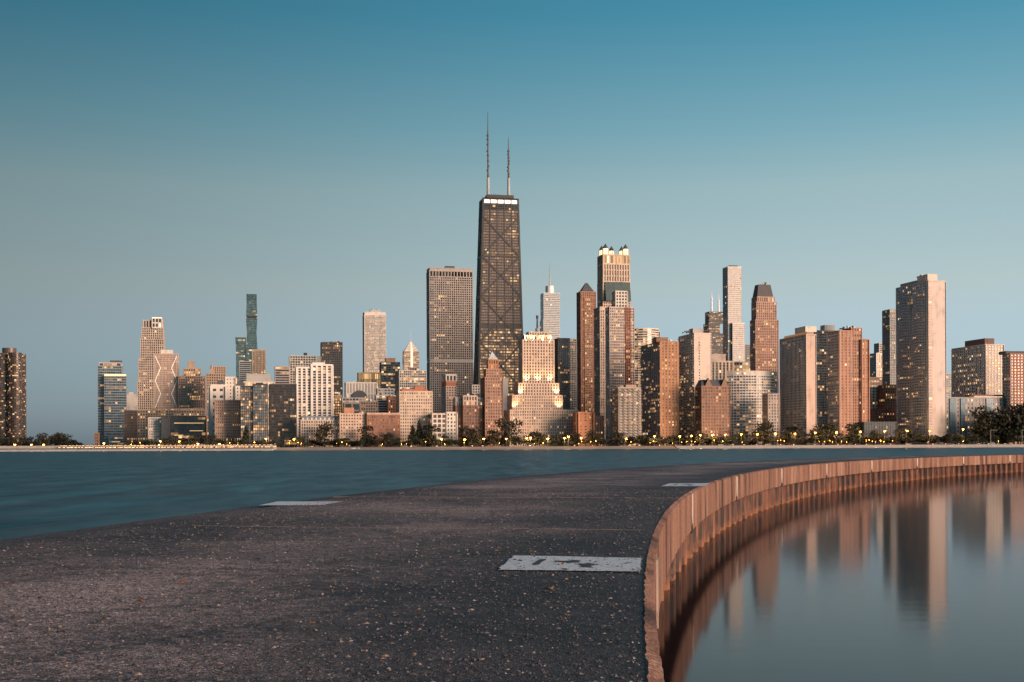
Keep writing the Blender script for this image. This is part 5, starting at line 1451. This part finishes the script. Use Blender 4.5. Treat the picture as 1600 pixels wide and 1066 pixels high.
# traffic on the shore drive (cars stand where the light streams along the road)
cb = Acc(); PAINT = [wall(c, .3) for c in ((.5, .5, .5), (.05, .05, .055), (.25, .03, .03))]
HL, TL = emit((1.0, .55, .22), 8.0), emit((1.0, .12, .04), 6.0)
def car_meshes(m):
    a = Acc(); x = 2.2
    prof = [(-x, .35), (-x, .85), (-1.9, .95), (-1.2, 1.0), (1.0, 1.0), (2.0, .85), (x, .7), (x, .35)]
    for (x0, z0), (x1, z1) in zip(prof, prof[1:] + prof[:1]): a.poly([(x0, -.85, z0), (x0, .85, z0), (x1, .85, z1), (x1, -.85, z1)], m)
    a.poly([(q, -.85, z) for q, z in prof], m); a.poly([(q, .85, z) for q, z in reversed(prof)], m)
    c = Acc(); c.hexa([(-1.7, -.78, .99), (.9, -.78, .99), (.9, .78, .99), (-1.7, .78, .99)], [(-1.2, -.65, 1.5), (.3, -.65, 1.5), (.3, .65, 1.5), (-1.2, .65, 1.5)], G0.dark)
    w = Acc()
    return a.mesh('body'), c.mesh('cabin')
CM = [car_meshes(m) for m in PAINT]
wa_ = Acc(); n = 12
ring = [(.33 * math.cos(2 * math.pi * k / n), .33 * math.sin(2 * math.pi * k / n)) for k in range(n)]
for k in range(n):
    (x0, z0), (x1, z1) = ring[k], ring[(k + 1) % n]; wa_.poly([(x0, -.1, z0), (x1, -.1, z1), (x1, .1, z1), (x0, .1, z0)], BLACK)
wa_.poly([(x, -.1, z) for x, z in ring], BLACK); wa_.poly([(x, .1, z) for x, z in reversed(ring)], BLACK); wheel_me = wa_.mesh('wheel')
hl = Acc(); hl.box(-.05, .06, -.24, .24, -.14, .14, HL); hl_me = hl.mesh('headlight'); tl = Acc(); tl.box(-.06, .05, -.22, .22, -.1, .1, TL); tl_me = tl.mesh('tail_light')
CN = ['silver', 'black', 'dark red']
def car(px, d, heading, k, z=GZ + .15):
    o = empty('car', (tx(px, 700) * d, d, z), heading)
    for nm, me in zip(('body', 'cabin'), CM[k]):
        c = bpy.data.objects.new(nm, me); C.objects.link(c); c.parent = o
    for sx in (-1.35, 1.35):
        for sy in (-.8, .8):
            c = bpy.data.objects.new('wheel', wheel_me); C.objects.link(c); c.parent = o; c.location = (sx, sy, .33)
    for sy in (-.58, .58):
        c = bpy.data.objects.new('headlight', hl_me); C.objects.link(c); c.parent = o; c.location = (2.2, sy, .68)
        c = bpy.data.objects.new('tail_light', tl_me); C.objects.link(c); c.parent = o; c.location = (-2.2, sy, .75)
    if px > 640: where = f'by {short_at(px)}'
    elif px > 208: where = 'in the queue before the low blocks'
    else: where = 'in the queue left of the long brown block'
    tag(o, f'{CN[k]} car with headlights on {where}', 'car', 'cars in traffic on the shore drive')
rc = random.Random(5)
px = 92
while px < 420:
    car(px, SH + 52 + rc.uniform(-2, 2), math.radians(-62 + rc.uniform(-8, 8)), rc.randrange(3)); px += rc.uniform(4.5, 7)
a = Acc()
xe = tx(430) * (SH + 60)
a.box(-900, xe, SH + 54.5, SH + 66.5, 0.5, GZ + 2.2, PAVE); a.box(-900, xe, SH + 54.4, SH + 54.7, GZ + 2.2, GZ + 2.9, PAVE)
tag(a.build('raised_road'), kind='structure')
px = 96
while px < 425:
    car(px, SH + 60 + rc.uniform(-2, 2), math.radians(-75 + rc.uniform(-10, 10)), rc.randrange(3), GZ + 2.21); px += rc.uniform(3.5, 7)
px = 100
while px < 430:
    car(px, SH + 46, math.radians(-70 + rc.uniform(-10, 10)), rc.randrange(3)); px += rc.uniform(6, 12)
px = 640
while px < 1600:
    car(px, SH + 50, math.radians(rc.choice([-35, 180])), rc.randrange(3)); px += rc.uniform(14, 40)
# beach things: rowing boats and a lifeguard stand
hull = Acc(); bw = wall((.7, .7, .68), .4)
prof = [(-2.6, .45), (-1.6, .8), (0, .9), (1.6, .75), (2.8, .05)]
for (x0, w0), (x1, w1) in zip(prof[:-1], prof[1:]):
    hull.poly([(x0, -w0, .7), (x1, -w1, .7), (x1, -w1 * .4, 0), (x0, -w0 * .4, 0)], bw); hull.poly([(x0, w0 * .4, 0), (x1, w1 * .4, 0), (x1, w1, .7), (x0, w0, .7)], bw); hull.poly([(x0, -w0 * .4, 0), (x1, -w1 * .4, 0), (x1, w1 * .4, 0), (x0, w0 * .4, 0)], bw)
hull.poly([(-2.6, -.45, .7), (-2.6, .45, .7), (-2.6, .18, 0), (-2.6, -.18, 0)], bw); hull_me = hull.mesh('hull')
th = Acc(); th.box(-.2, .2, -.7, .7, .45, .52, TAN); th_me = th.mesh('thwart')
for px, rz in ((552, .1), (558, 2.9)):
    o = empty('rowing_boat', (tx(px, 700) * (SH + 18), SH + 18, 1.55), rz)
    c = bpy.data.objects.new('hull', hull_me); C.objects.link(c); c.parent = o
    for x in (-1.2, .6):
        c = bpy.data.objects.new('thwart', th_me); C.objects.link(c); c.parent = o; c.location.x = x
    tag(o, 'small white rowing boat drawn up on the sand before the pink stone block', 'boat', 'boats on the beach')
